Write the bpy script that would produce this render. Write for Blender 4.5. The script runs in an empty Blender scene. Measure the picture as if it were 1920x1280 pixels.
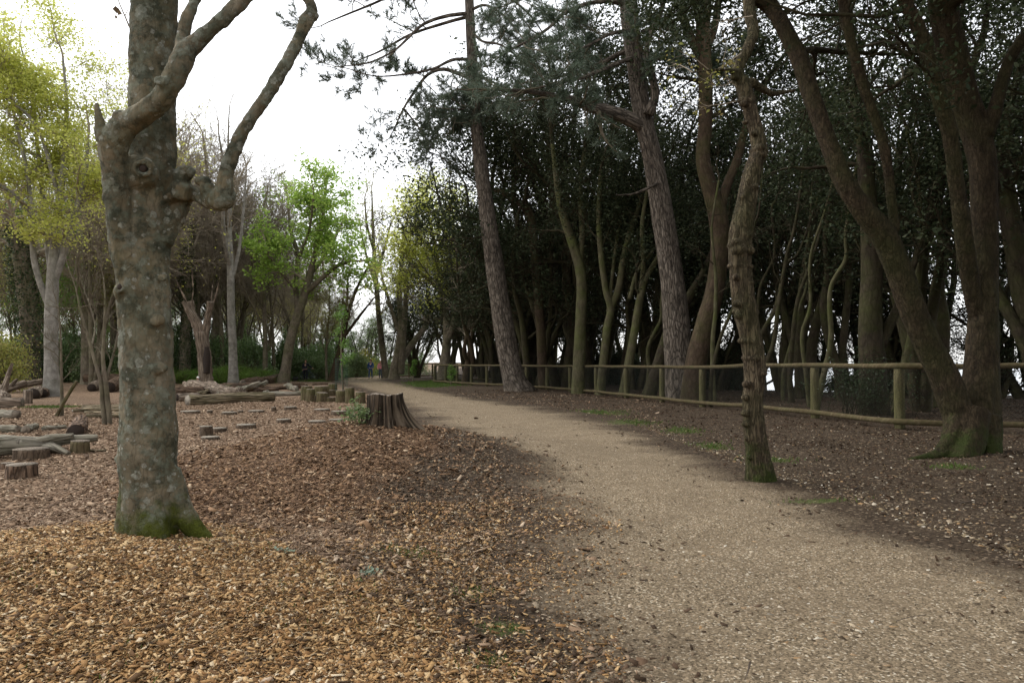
import bpy, math, random
import numpy as np

sc = bpy.context.scene
COL = sc.collection
# ------------------------------------------------------------------ camera
F = 1400.0                       # focal length in pixels of the 1920 wide photograph
EYE = 1.25
PITCH = math.atan(39.0 / F)
cd = bpy.data.cameras.new('camera')
cd.sensor_width = 36.0
cd.lens = F / 1920.0 * 36.0
cd.clip_start = 0.05
cd.clip_end = 200000.0
cam = bpy.data.objects.new('camera', cd)
COL.objects.link(cam)
cam.location = (0, 0, EYE)
cam.rotation_euler = (math.pi / 2 + PITCH, 0, 0)
sc.camera = cam
# ------------------------------------------------------------------ sky, sun, exposure
SUN_EL, SUN_AZ = math.radians(52), math.radians(-60)     # azimuth from +Y towards +X
w = bpy.data.worlds.new('World')
sc.world = w
w.use_nodes = True
nt = w.node_tree
nt.nodes.clear()
sky = nt.nodes.new('ShaderNodeTexSky')
sky.sky_type = 'NISHITA'
sky.sun_disc = False
sky.sun_elevation = SUN_EL
sky.sun_rotation = SUN_AZ
sky.air_density = 1.0
sky.dust_density = 1.0
sky.ozone_density = 1.0
hs = nt.nodes.new('ShaderNodeHueSaturation')
hs.inputs['Saturation'].default_value = 0.12
bg = nt.nodes.new('ShaderNodeBackground')
bg.inputs['Strength'].default_value = 0.15
wo = nt.nodes.new('ShaderNodeOutputWorld')
nt.links.new(sky.outputs[0], hs.inputs['Color'])
nt.links.new(hs.outputs[0], bg.inputs['Color'])
nt.links.new(bg.outputs[0], wo.inputs['Surface'])
sl = bpy.data.lights.new('sun', 'SUN')
sl.energy = 0.6
sl.angle = math.radians(25)
sl.color = (1.0, 0.95, 0.87)
so = bpy.data.objects.new('sun', sl)
COL.objects.link(so)
so.rotation_euler = (math.pi / 2 - SUN_EL, 0, math.pi - SUN_AZ)
sc.view_settings.view_transform = 'Standard'
sc.view_settings.look = 'None'
sc.view_settings.exposure = 1.3
sc.view_settings.gamma = 1.0
sc.cycles.max_bounces = 6
sc.cycles.diffuse_bounces = 3
sc.cycles.glossy_bounces = 2
sc.cycles.transmission_bounces = 3
sc.cycles.caustics_reflective = False
sc.cycles.caustics_refractive = False

# ------------------------------------------------------------------ terrain height
EDGE_Y = [-60, 5, 16, 24, 27, 30, 33, 45, 70, 110, 200, 400, 4000]
EDGE_X = [60, 48, 36, 24, 19, 14.5, 11, 6, 1.5, -2, -6, -8, -8]
def sstep(a, b, v):
    t = np.clip((v - a) / (b - a), 0, 1)
    return t * t * (3 - 2 * t)
def gz(x, y):
    x = np.asarray(x, float); y = np.asarray(y, float)
    z = 0.47 * np.exp(-((x + 1.8) / 1.9) ** 2 - ((y - 9.5) / 2.0) ** 2)
    z = z + 0.17 * np.exp(-((x + 2.5) / 2.0) ** 2 - ((y - 4.1) / 1.2) ** 2)
    z = z - 0.28 * sstep(2, 16, -x) * sstep(8, 34, y)
    near = np.exp(-((x * x + y * y) / 60.0 ** 2))
    z = z + near * (0.018 * np.sin(1.9 * x + 0.7) * np.sin(1.3 * y + 0.4) + 0.012 * np.sin(3.7 * x + 1.1 * y) + 0.01 * np.sin(5.1 * y - 2.3 * x))
    z = z + 0.10 * sstep(2.6, 7.5, x) * sstep(3, 9, y) * (1 - sstep(20, 40, y))
    e = np.interp(y, EDGE_Y, EDGE_X)
    z = z - np.minimum(32, 1.3 * np.maximum(0, x - e))
    return z
def g1(x, y): return float(gz(x, y))
CP, SP = math.cos(PITCH), math.sin(PITCH)
def ray(px, py):
    u = (px - 960) / F; v = (640 - py) / F
    return u, CP - v * SP, SP + v * CP
def at(px, py, Y):
    u, dy, dz = ray(px, py); t = Y / dy
    return np.array([u * t, Y, EYE + dz * t])
def gnd(px, py):
    u, dy, dz = ray(px, py)
    t = 1.5
    while t < 300:
        if EYE + dz * t <= g1(u * t, dy * t): break
        t += 0.02 + t * 0.002
    return np.array([u * t, dy * t, g1(u * t, dy * t)])

# ------------------------------------------------------------------ mesh building
class MB:
    def __init__(s):
        s.V = []; s.F = {}; s.C = []; s.n = 0
    def add(s, V, F, C=None):
        V = np.asarray(V, float).reshape(-1, 3)
        for f in (F if isinstance(F, list) else [F]):
            f = np.asarray(f, np.int64)
            if len(f): s.F.setdefault(f.shape[1], []).append(f + s.n)
        s.V.append(V); s.C.append(V if C is None else np.asarray(C, float).reshape(-1, 3)); s.n += len(V)
    def mesh(s, name, mat, origin=(0, 0, 0), smooth=True, attr=True):
        me = bpy.data.meshes.new(name)
        V = np.concatenate(s.V) - np.asarray(origin, float)
        me.vertices.add(len(V)); me.vertices.foreach_set('co', V.astype(np.float32).ravel())
        ks = sorted(s.F); lo = []; st = []; tot = 0
        for k in ks:
            f = np.concatenate(s.F[k]); lo.append(f.ravel())
            st.append(tot + np.arange(len(f)) * k); tot += f.size
        lo = np.concatenate(lo).astype(np.int32); st = np.concatenate(st).astype(np.int32)
        me.loops.add(len(lo)); me.loops.foreach_set('vertex_index', lo)
        me.polygons.add(len(st)); me.polygons.foreach_set('loop_start', st)
        me.update(calc_edges=True)
        me.validate()
        if smooth: me.polygons.foreach_set('use_smooth', np.ones(len(me.polygons), bool))
        if attr and len(me.vertices) == len(V):
            a = me.attributes.new('bc', 'FLOAT_VECTOR', 'POINT')
            a.data.foreach_set('vector', np.concatenate(s.C).astype(np.float32).ravel())
        me.materials.append(mat)
        return me
    def obj(s, name, mat, parent=None, origin=(0, 0, 0), smooth=True, loc=None):
        o = bpy.data.objects.new(name, s.mesh(name, mat, origin, smooth))
        COL.objects.link(o)
        if parent is not None: o.parent = parent
        elif loc is not None: o.location = loc
        return o
def thing(name, loc, label, cat, group=None, rz=0.0):
    o = bpy.data.objects.new(name, None)
    o.empty_display_size = 0.3
    COL.objects.link(o)
    o.location = loc; o.rotation_euler = (0, 0, rz)
    tag(o, label, cat, group)
    return o
def tag(o, label=None, cat=None, group=None, kind=None):
    if label: o['label'] = label
    if cat: o['category'] = cat
    if group: o['group'] = group
    if kind: o['kind'] = kind
    return o
def nrm(v):
    v = np.asarray(v, float)
    return v / np.maximum(np.linalg.norm(v, axis=-1, keepdims=True), 1e-9)
def catmull(P, n):
    P = np.asarray(P, float)
    if len(P) < 2: return P
    Q = np.vstack([2 * P[0] - P[1], P, 2 * P[-1] - P[-2]])
    seg = np.linalg.norm(np.diff(P[:, :3], axis=0), axis=1); s = np.concatenate([[0], np.cumsum(seg)])
    t = np.linspace(0, s[-1], n)
    i = np.clip(np.searchsorted(s, t, side='right') - 1, 0, len(P) - 2)
    f = ((t - s[i]) / np.maximum(seg[i], 1e-9))[:, None]
    a, b, c, d = Q[i], Q[i + 1], Q[i + 2], Q[i + 3]
    return 0.5 * (2 * b + (c - a) * f + (2 * a - 5 * b + 4 * c - d) * f ** 2 + (3 * b - a - 3 * c + d) * f ** 3)
def sweep(mb, pts, rads, sides=12, step=0.25, lump=0.05, seed=0, cap=True, roots=0, rootamp=0.5, rooth=0.5, flat=1.0):
    """a lumpy round limb along pts with one radius per point"""
    rg = np.random.default_rng(seed)
    P = np.column_stack([np.asarray(pts, float), np.asarray(rads, float)])
    L = np.linalg.norm(np.diff(P[:, :3], axis=0), axis=1).sum()
    n = max(3, int(L / step) + 1)
    P = catmull(P, n); R = np.maximum(P[:, 3], 0.002); P = P[:, :3]
    T = nrm(np.gradient(P, axis=0))
    u = np.cross(T[0], [0.3, 0.9, 0.1]) if abs(T[0][2]) > 0.5 else np.cross(T[0], [0, 0, 1.0])
    u = nrm(u); U = []
    for t in T:
        u = nrm(u - t * np.dot(u, t)); U.append(u)
    U = np.array(U); W = np.cross(T, U)
    th = np.linspace(0, 2 * math.pi, sides, endpoint=False)[None, :]
    s = np.concatenate([[0], np.cumsum(np.linalg.norm(np.diff(P, axis=0), axis=1))])[:, None]
    rm = max(R.mean(), 1e-3)
    m = 1 + 0 * th + 0 * s
    for k in (1, 2, 3, 4, 5, 7, 11):
        fr = rg.uniform(0.15, 0.6) / rm * (0.5 + 0.2 * k)
        m = m + lump / (0.6 + 0.4 * k) * np.sin(k * th + rg.uniform(0, 6.28) + np.sin(s * fr * 0.37 + rg.uniform(0, 6)) * 1.5) * np.sin(s * fr + rg.uniform(0, 6.28))
    if roots:
        ph = rg.uniform(0, 6.28)
        m = m + rootamp * np.exp(-s / rooth) * (0.35 + 0.65 * np.maximum(0, np.cos(roots * th / 1.0 + ph + 0.6 * np.sin(th + ph))) ** 1.5)
    r = R[:, None] * m
    V = P[:, None, :] + (np.cos(th) * r)[..., None] * U[:, None, :] + (np.sin(th) * r * flat)[..., None] * W[:, None, :]
    C = np.stack([np.cos(th) * rm + 0 * s, np.sin(th) * rm + 0 * s, s + 0 * th], -1)
    i = np.arange(n - 1)[:, None] * sides; j = np.arange(sides)[None, :]; j2 = (j + 1) % sides
    Fq = np.stack([i + j, i + j2, i + sides + j2, i + sides + j], -1).reshape(-1, 4)
    Fs = [Fq]; V = V.reshape(-1, 3); C = C.reshape(-1, 3)
    if cap:
        V = np.vstack([V, P[0], P[-1]]); C = np.vstack([C, [0, 0, 0], [0, 0, s[-1, 0]]])
        a = n * sides; jj = np.arange(sides); k2 = (jj + 1) % sides; b = (n - 1) * sides
        Fs.append(np.stack([k2, jj, jj * 0 + a], -1)); Fs.append(np.stack([b + jj, b + k2, jj * 0 + a + 1], -1))
    mb.add(V, Fs, C)
    return P, R
def tubes(mb, B, sides):
    """many thin branches at once; B = list of (pts, radii)"""
    by = {}
    for p, r in B: by.setdefault(len(p), []).append((p, r))
    for n, L in by.items():
        P = np.array([a for a, b in L], float); R = np.array([b for a, b in L], float); nb = len(L)
        T = nrm(np.gradient(P, axis=1))
        ta = nrm(P[:, -1] - P[:, 0])
        ref = np.where(np.abs(ta[:, 2:3]) > 0.8, [[1.0, 0, 0]], [[0, 0, 1.0]])
        u = nrm(np.cross(ta, ref))[:, None, :]
        U = nrm(u - T * (u * T).sum(-1, keepdims=True)); W = np.cross(T, U)
        th = np.linspace(0, 2 * math.pi, sides, endpoint=False)
        V = P[:, :, None, :] + R[:, :, None, None] * (np.cos(th)[:, None] * U[:, :, None, :] + np.sin(th)[:, None] * W[:, :, None, :])
        s = np.concatenate([np.zeros((nb, 1)), np.cumsum(np.linalg.norm(np.diff(P, axis=1), axis=2), axis=1)], 1)
        rm = R.mean(1)[:, None, None]
        C = np.stack([np.cos(th) * rm + 0 * s[..., None], np.sin(th) * rm + 0 * s[..., None], s[..., None] + 0 * th], -1)
        b = np.arange(nb)[:, None, None] * n * sides; i = np.arange(n - 1)[None, :, None] * sides; j = np.arange(sides)[None, None, :]; j2 = (j + 1) % sides
        Fq = np.stack([b + i + j, b + i + j2, b + i + sides + j2, b + i + sides + j], -1).reshape(-1, 4)
        mb.add(V.reshape(-1, 3), Fq, C.reshape(-1, 3))
def leaves(mb, pos, size, rg, aspect=0.5, up=0.6, fold=0.18):
    """pointed leaf faces, each an island of its own"""
    pos = np.asarray(pos, float); n = len(pos)
    d = nrm(rg.normal(size=(n, 3)) * [1, 1, 0.6]); nn = rg.normal(size=(n, 3)) + [0, 0, up * 2]
    sd = nrm(np.cross(d, nn)); nn = nrm(np.cross(sd, d))
    L = (size * rg.uniform(0.6, 1.3, n))[:, None]; W = L * aspect * 0.5
    V = np.stack([pos, pos + d * L * 0.5 + sd * W + nn * L * fold, pos + d * L, pos + d * L * 0.45 - sd * W + nn * L * fold], 1)
    i = np.arange(n)[:, None] * 4
    mb.add(V.reshape(-1, 3), i + np.array([[0, 1, 2, 3]]))
def tufts(mb, pos, dirs, rg, nb=12, L=0.2, wd=0.02, spread=0.8):
    """bunches of needles"""
    pos = np.repeat(np.asarray(pos, float), nb, 0); dr = np.repeat(np.asarray(dirs, float), nb, 0); n = len(pos)
    d = nrm(dr + rg.normal(size=(n, 3)) * spread + [0, 0, 0.15])
    pos = pos - dr * rg.uniform(0, 0.9, (n, 1)) * L
    sd = nrm(np.cross(d, rg.normal(size=(n, 3))))
    l = (L * rg.uniform(0.6, 1.25, n))[:, None]
    V = np.stack([pos - sd * wd * 0.5, pos + sd * wd * 0.5, pos + d * l], 1)
    mb.add(V.reshape(-1, 3), np.arange(n)[:, None] * 3 + np.array([[0, 1, 2]]))
# ------------------------------------------------------------------ branching
def turn(rg, d, ang):
    a = nrm(np.cross(d, rg.normal(size=3)))
    return d * math.cos(ang) + a * math.sin(ang)
def grow(rg, p, d, L, r, lev, P, B, tips):
    ns = P['seg'][lev]; pts = [p]; rad = [r]; ds = [d]
    tp = P.get('taper', 0.4) if lev < P['max'] else 0.35
    wg = P['wig'][lev]; upv = np.array([0, 0, P['up'][lev]]) + np.array(P.get('lean', (0, 0, 0)))
    N = rg.normal(0, wg, (ns, 3))
    for i in range(ns):
        d = d + N[i] + upv; d = d / math.sqrt(d @ d)
        p = p + d * (L / ns); pts.append(p); ds.append(d); rad.append(r * (1 - (1 - tp) * (i + 1) / ns))
    B.append((lev, pts, rad))
    if lev >= P['max']:
        tips.append((pts[-1], d)); tips.append((pts[ns // 2 + 1] if ns > 1 else pts[-1], d))
        return
    nc = P['n'][lev]; nc = max(1, int(nc + rg.uniform(-0.3, 0.3) * nc + 0.5))
    for k in range(nc):
        f = P['from'][lev] + (1 - P['from'][lev]) * (k + rg.uniform(0, 1)) / nc
        q = min(f * ns, ns - 1e-6); i = int(q); t = q - i
        pp = pts[i] * (1 - t) + pts[i + 1] * t
        dd = turn(rg, ds[i + 1], math.radians(P['ang'][lev]) * rg.uniform(0.6, 1.3))
        rr = rad[i] * (1 - t) + rad[i + 1] * t
        grow(rg, pp, dd, L * P['ratio'][lev] * rg.uniform(0.65, 1.15) * (1.25 - 0.5 * f), rr * P.get('rk', 0.6), lev + 1, P, B, tips)
    grow(rg, pts[-1], turn(rg, d, 0.2), L * P['ratio'][lev] * rg.uniform(0.7, 1.0), rad[-1] * 0.95, lev + 1, P, B, tips)
def emit(B, trunk, twigs, cut=2, sides=(10, 7, 5, 3, 3), rmin=0.0):
    """levels below cut go to the trunk mesh, the others to the twig mesh"""
    by = {}
    for lev, p, r in B: by.setdefault(lev, []).append((p, np.maximum(r, rmin)))
    for lev, L in by.items(): tubes(trunk if lev < cut else twigs, L, sides[min(lev, len(sides) - 1)])
def tippos(tips, rg, k, rad):
    T = np.array([t[0] for t in tips]); T = np.repeat(T, k, 0)
    return T + rg.normal(size=T.shape) * rad
# ------------------------------------------------------------------ materials
def newmat(name):
    m = bpy.data.materials.new(name); m.use_nodes = True
    m.node_tree.nodes.clear()
    return m, m.node_tree
def nd(nt, typ, ins=None, **kw):
    n = nt.nodes.new(typ)
    for k, v in kw.items(): setattr(n, k, v)
    for k, v in (ins or {}).items():
        s = n.inputs[k]
        if hasattr(v, 'bl_idname') or hasattr(v, 'is_output'): nt.links.new(v, s)
        elif s.type == 'RGBA' and len(v) == 3: s.default_value = (*v, 1)
        else: s.default_value = v
    return n
def ramp(nt, fac, stops, interp='LINEAR'):
    n = nt.nodes.new('ShaderNodeValToRGB'); cr = n.color_ramp; cr.interpolation = interp
    while len(cr.elements) < len(stops): cr.elements.new(0.5)
    for e, (p, c) in zip(cr.elements, stops):
        e.position = p; e.color = (c[0], c[1], c[2], 1) if isinstance(c, (tuple, list)) else (c, c, c, 1)
    nt.links.new(fac, n.inputs[0])
    return n.outputs[0]
def mixc(nt, f, a, b, mode='MIX'):
    n = nt.nodes.new('ShaderNodeMix'); n.data_type = 'RGBA'; n.blend_type = mode
    for s, v in ((n.inputs[0], f), (n.inputs[6], a), (n.inputs[7], b)):
        if hasattr(v, 'is_output'): nt.links.new(v, s)
        elif isinstance(v, (tuple, list)): s.default_value = (v[0], v[1], v[2], 1)
        else: s.default_value = v
    return n.outputs[2]
def mth(nt, op, a, b=None, c=None, clamp=False):
    n = nt.nodes.new('ShaderNodeMath'); n.operation = op; n.use_clamp = clamp
    for s, v in zip(n.inputs, (a, b, c)):
        if v is None: continue
        if hasattr(v, 'is_output'): nt.links.new(v, s)
        else: s.default_value = v
    return n.outputs[0]
def noise(nt, vec, scale, detail=5, rough=0.6, dist=0.0):
    return nd(nt, 'ShaderNodeTexNoise', {'Vector': vec, 'Scale': scale, 'Detail': detail, 'Roughness': rough, 'Distortion': dist})
def finish(nt, col, rough=0.9, height=None, bump=0.5, bdist=0.02, spec=0.2):
    b = nd(nt, 'ShaderNodeBsdfPrincipled', {'Base Color': col, 'Roughness': rough, 'Specular IOR Level': spec})
    if height is not None:
        bn = nd(nt, 'ShaderNodeBump', {'Height': height, 'Strength': bump, 'Distance': bdist})
        nt.links.new(bn.outputs[0], b.inputs['Normal'])
    o = nd(nt, 'ShaderNodeOutputMaterial', {'Surface': b.outputs[0]})
    return b
def crust(nt, src, sc_, lo, hi, detail=9, rough=0.72):
    return ramp(nt, noise(nt, src, sc_, detail, rough).outputs['Fac'], [(lo, 0), (hi, 1)])
def bark(name, dark, mid, light, sc_=6, stretch=0.25, fiss=0.6, fw=0.12, bump=0.8, bdist=0.03, moss=None, mossc=(0.07, 0.10, 0.012), coord='bc', lichen=None, green=0.0):
    m, nt = newmat(name)
    tc = nd(nt, 'ShaderNodeTexCoord')
    src = nd(nt, 'ShaderNodeAttribute', attribute_name='bc').outputs['Vector'] if coord == 'bc' else tc.outputs['Object']
    mp = nd(nt, 'ShaderNodeMapping', {'Vector': src, 'Scale': (1, 1, stretch)}).outputs[0]
    n1 = noise(nt, mp, sc_, 8, 0.65).outputs['Fac']
    n2 = noise(nt, src, sc_ * 0.35, 4, 0.6).outputs['Fac']
    wv = mixc(nt, 0.12, mp, noise(nt, mp, sc_ * 0.8, 4).outputs['Color'])
    vo = nd(nt, 'ShaderNodeTexVoronoi', {'Vector': wv, 'Scale': sc_ * 1.6}, feature='DISTANCE_TO_EDGE').outputs['Distance']
    crack = ramp(nt, vo, [(0, 0), (fw, 0.75), (min(1, fw * 3), 1)])
    f = mth(nt, 'ADD', mth(nt, 'MULTIPLY', n1, 0.7), mth(nt, 'MULTIPLY', n2, 0.3))
    col = ramp(nt, f, [(0.32, dark), (0.5, mid), (0.68, light)])
    inv = mth(nt, 'MULTIPLY', mth(nt, 'SUBTRACT', 1, crack), fiss)
    col = mixc(nt, inv, col, tuple(0.35 * c for c in dark))
    h = mth(nt, 'ADD', mth(nt, 'MULTIPLY', crack, fiss), mth(nt, 'MULTIPLY', n1, 0.7))
    if green:
        gf = ramp(nt, noise(nt, src, 1.3, 5, 0.65).outputs['Fac'], [(0.42, 0), (0.65, green)])
        col = mixc(nt, gf, col, mossc)
    if lichen:
        side = ramp(nt, noise(nt, src, 1.1, 3, 0.6).outputs['Fac'], [(0.3, 0.55), (0.55, 1)])
        for (lsc, lo, hi, lc, amt) in [q for q in lichen if len(q) == 5]:
            k = mth(nt, 'MULTIPLY', mth(nt, 'MULTIPLY', crust(nt, src, lsc, lo, hi), amt), side)
            col = mixc(nt, k, col, mixc(nt, noise(nt, src, lsc * 7, 5, .7).outputs['Fac'], lc, tuple(0.5 * c for c in lc)))
            h = mth(nt, 'ADD', h, mth(nt, 'MULTIPLY', k, 0.25))
        lichen = [q for q in lichen if len(q) == 4]
        for (lsc, thr, lc, amt) in lichen:
            lv = mixc(nt, 0.75 / lsc, src, noise(nt, src, lsc * 1.5, 5, 0.7).outputs['Color'])
            l1 = nd(nt, 'ShaderNodeTexVoronoi', {'Vector': lv, 'Scale': lsc, 'Randomness': 1.0})
            rnd = nd(nt, 'ShaderNodeSeparateColor', {'Color': l1.outputs['Color']})
            rad = mth(nt, 'MULTIPLY', rnd.outputs[0], thr)
            k = mth(nt, 'MULTIPLY', mth(nt, 'SUBTRACT', rad, l1.outputs['Distance']), 18, clamp=True)
            k = mth(nt, 'MULTIPLY', k, mth(nt, 'MULTIPLY', mth(nt, 'GREATER_THAN', rnd.outputs[1], 0.66), mth(nt, 'MULTIPLY', amt, mth(nt, 'MULTIPLY_ADD', noise(nt, src, lsc * 2.2, 6, 0.8).outputs['Fac'], 5.0, -1.9, clamp=True))))
            lcol = mixc(nt, noise(nt, src, lsc * 6, 4).outputs['Fac'], lc, tuple(0.55 * c for c in lc))
            col = mixc(nt, k, col, lcol)
            h = mth(nt, 'ADD', h, mth(nt, 'MULTIPLY', k, 0.15))
    if moss:
        z = nd(nt, 'ShaderNodeSeparateXYZ', {'Vector': tc.outputs['Object']}).outputs[2]
        nz = noise(nt, src, 5, 5, 0.7).outputs['Fac']
        k = mth(nt, 'ADD', mth(nt, 'DIVIDE', mth(nt, 'SUBTRACT', moss, z), moss * 0.8), mth(nt, 'MULTIPLY', mth(nt, 'SUBTRACT', nz, 0.52), 5.5))
        k = mth(nt, 'MULTIPLY', k, 0.8, clamp=True)
        mc = mixc(nt, noise(nt, src, 30, 4).outputs['Fac'], tuple(0.45 * c for c in mossc), tuple(1.5 * c for c in mossc))
        col = mixc(nt, k, col, mc)
        h = mth(nt, 'ADD', h, mth(nt, 'MULTIPLY', k, noise(nt, src, 60, 3).outputs['Fac']))
    finish(nt, col, 0.9, h, bump, bdist, 0.15)
    return m
def leafmat(name, cols, trans=0.35, rough=0.5, spec=0.3, objvar=0.3):
    m, nt = newmat(name)
    g = nd(nt, 'ShaderNodeNewGeometry')
    oi = nd(nt, 'ShaderNodeObjectInfo')
    f = g.outputs['Random Per Island']
    c = ramp(nt, f, [(i / (len(cols) - 1), q) for i, q in enumerate(cols)])
    hv = nd(nt, 'ShaderNodeHueSaturation', {'Color': c, 'Value': mth(nt, 'ADD', 1 - objvar / 2, mth(nt, 'MULTIPLY', oi.outputs['Random'], objvar)), 'Hue': mth(nt, 'ADD', 0.49, mth(nt, 'MULTIPLY', oi.outputs['Random'], 0.02))})
    b = nd(nt, 'ShaderNodeBsdfPrincipled', {'Base Color': hv.outputs[0], 'Roughness': rough, 'Specular IOR Level': spec})
    t = nd(nt, 'ShaderNodeBsdfTranslucent', {'Color': hv.outputs[0]})
    x = nd(nt, 'ShaderNodeMixShader', {0: trans, 1: b.outputs[0], 2: t.outputs[0]})
    nd(nt, 'ShaderNodeOutputMaterial', {'Surface': x.outputs[0]})
    return m
def islandmat(name, stops, rough=0.85, interp='LINEAR'):
    m, nt = newmat(name)
    g = nd(nt, 'ShaderNodeNewGeometry')
    c = ramp(nt, g.outputs['Random Per Island'], stops, interp)
    n = noise(nt, g.outputs['Position'], 90, 3).outputs['Fac']
    c = mixc(nt, mth(nt, 'MULTIPLY', n, 0.5), c, (0.10, 0.06, 0.03))
    finish(nt, c, rough, spec=0.15)
    return m
def plain(name, c, rough=0.8, var=0.35, scale=12, metal=0.0):
    m, nt = newmat(name)
    tc = nd(nt, 'ShaderNodeTexCoord')
    n = noise(nt, tc.outputs['Object'], scale, 5).outputs['Fac']
    col = mixc(nt, n, tuple(x * (1 - var) for x in c), tuple(min(1, x * (1 + var)) for x in c))
    b = finish(nt, col, rough, n, 0.15, 0.01, 0.3)
    b.inputs['Metallic'].default_value = metal
    return m
def endgrain(name, c1, c2):
    m, nt = newmat(name)
    tc = nd(nt, 'ShaderNodeTexCoord')
    ds = mixc(nt, 0.06, tc.outputs['Object'], noise(nt, tc.outputs['Object'], 5, 4).outputs['Color'])
    sep = nd(nt, 'ShaderNodeSeparateXYZ', {'Vector': ds})
    r = mth(nt, 'SQRT', mth(nt, 'ADD', mth(nt, 'POWER', sep.outputs[0], 2), mth(nt, 'POWER', sep.outputs[1], 2)))
    rings = mth(nt, 'ADD', mth(nt, 'MULTIPLY', mth(nt, 'SINE', mth(nt, 'MULTIPLY', r, 220)), 0.25), noise(nt, tc.outputs['Object'], 9, 6).outputs['Fac'])
    finish(nt, ramp(nt, rings, [(0.2, c1), (0.75, c2)]), 0.85, rings, 0.3, 0.01)
    return m
# ------------------------------------------------------------------ material list
M = {}
M['beech'] = bark('beech_bark', (0.06, 0.048, 0.031), (0.165, 0.135, 0.09), (0.28, 0.24, 0.175), 8, 0.4, 0.2, 0.05, 0.9, 0.02, moss=0.32, mossc=(0.075, 0.085, 0.012), coord='obj',
    lichen=[(4.5, 0.44, 0.60, (0.06, 0.072, 0.048), 0.7), (13, 0.49, 0.58, (0.17, 0.19, 0.14), 0.7), (9, 0.53, 0.62, (0.04, 0.046, 0.031), 0.6), (6, 0.555, 0.60, (0.26, 0.275, 0.21), 0.85), (9, 0.55, (0.28, 0.29, 0.23), 0.9), (16, 0.52, (0.38, 0.38, 0.31), 1.0), (27, 0.48, (0.42, 0.42, 0.36), 1.0)], green=0.25)
M['limb'] = bark('smooth_limb_bark', (0.06, 0.045, 0.03), (0.13, 0.10, 0.07), (0.20, 0.165, 0.12), 7, 0.5, 0.15, 0.06, 0.5, 0.01, green=0.2)
M['pine'] = bark('pine_bark', (0.06, 0.048, 0.037), (0.145, 0.117, 0.09), (0.27, 0.225, 0.18), 12, 0.16, 0.75, 0.10, 1.0, 0.05)
M['knobby'] = bark('furrowed_bark', (0.045, 0.032, 0.019), (0.105, 0.078, 0.048), (0.20, 0.16, 0.10), 20, 0.13, 0.6, 0.14, 1.0, 0.04, moss=0.5, mossc=(0.045, 0.058, 0.012), coord='obj', green=0.45)
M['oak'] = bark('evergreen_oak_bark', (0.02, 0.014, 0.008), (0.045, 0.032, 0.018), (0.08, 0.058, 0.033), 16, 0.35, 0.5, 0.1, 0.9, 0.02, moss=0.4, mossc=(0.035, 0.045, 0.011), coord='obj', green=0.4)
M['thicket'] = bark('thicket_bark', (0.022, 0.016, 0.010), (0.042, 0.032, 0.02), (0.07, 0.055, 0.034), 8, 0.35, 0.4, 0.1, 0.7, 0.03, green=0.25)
M['redbark'] = bark('reddish_bark', (0.032, 0.021, 0.013), (0.064, 0.043, 0.027), (0.10, 0.07, 0.046), 8, 0.35, 0.4, 0.1, 0.7, 0.03, green=0.2)
M['greybark'] = bark('pale_grey_bark', (0.11, 0.10, 0.085), (0.24, 0.22, 0.19), (0.38, 0.36, 0.32), 5, 0.6, 0.2, 0.06, 0.5, 0.02, green=0.15)
M['brownbark'] = bark('brown_bark', (0.075, 0.06, 0.042), (0.16, 0.13, 0.094), (0.25, 0.21, 0.155), 6, 0.4, 0.35, 0.1, 0.6, 0.02, green=0.35)
M['slim'] = bark('slim_stem_bark', (0.04, 0.034, 0.019), (0.085, 0.073, 0.041), (0.135, 0.118, 0.07), 8, 0.35, 0.3, 0.1, 0.6, 0.02, green=0.45)
M['twig'] = plain('twig_bark', (0.27, 0.225, 0.165), 0.9, 0.3)
M['deadwood'] = bark('weathered_wood', (0.10, 0.074, 0.052), (0.28, 0.213, 0.158), (0.48, 0.40, 0.31), 9, 0.09, 0.7, 0.14, 1.0, 0.05)
M['greylog'] = bark('grey_driftwood', (0.15, 0.13, 0.10), (0.29, 0.255, 0.20), (0.42, 0.38, 0.31), 9, 0.1, 0.45, 0.14, 1.0, 0.05, green=0.35)
M['paleplank'] = bark('pale_timber', (0.17, 0.13, 0.08), (0.30, 0.235, 0.15), (0.43, 0.35, 0.24), 12, 0.06, 0.9, 0.13, 1.0, 0.05, green=0.3)
M['brownlog'] = bark('brown_log_bark', (0.09, 0.058, 0.038), (0.19, 0.125, 0.083), (0.29, 0.20, 0.14), 8, 0.2, 0.8, 0.14, 1.0, 0.05)
M['stool'] = bark('stool_bark', (0.055, 0.041, 0.022), (0.115, 0.088, 0.05), (0.18, 0.143, 0.085), 10, 0.2, 0.6, 0.1, 0.8, 0.015, green=0.5)
M['disc'] = bark('slab_bark', (0.055, 0.038, 0.026), (0.11, 0.078, 0.052), (0.17, 0.125, 0.09), 12, 0.3, 0.6, 0.1, 0.8, 0.015)
M['stump'] = bark('stump_wood', (0.032, 0.023, 0.015), (0.10, 0.072, 0.048), (0.28, 0.22, 0.155), 14, 0.06, 0.95, 0.14, 1.0, 0.03)
M['cut'] = endgrain('sawn_wood', (0.10, 0.08, 0.06), (0.26, 0.215, 0.165))
M['cutpale'] = endgrain('weathered_sawn_wood', (0.13, 0.11, 0.085), (0.33, 0.29, 0.23))
M['hollow'] = plain('hollow_dark_wood', (0.03, 0.02, 0.014))
M['rail'] = None
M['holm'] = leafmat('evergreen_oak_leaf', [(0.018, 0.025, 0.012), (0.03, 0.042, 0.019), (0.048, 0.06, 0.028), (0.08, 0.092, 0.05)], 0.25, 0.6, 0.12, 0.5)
M['laurel'] = leafmat('laurel_leaf', [(0.07, 0.115, 0.04), (0.13, 0.20, 0.065), (0.19, 0.27, 0.10), (0.27, 0.34, 0.19)], 0.4, 0.45, 0.3)
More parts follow.
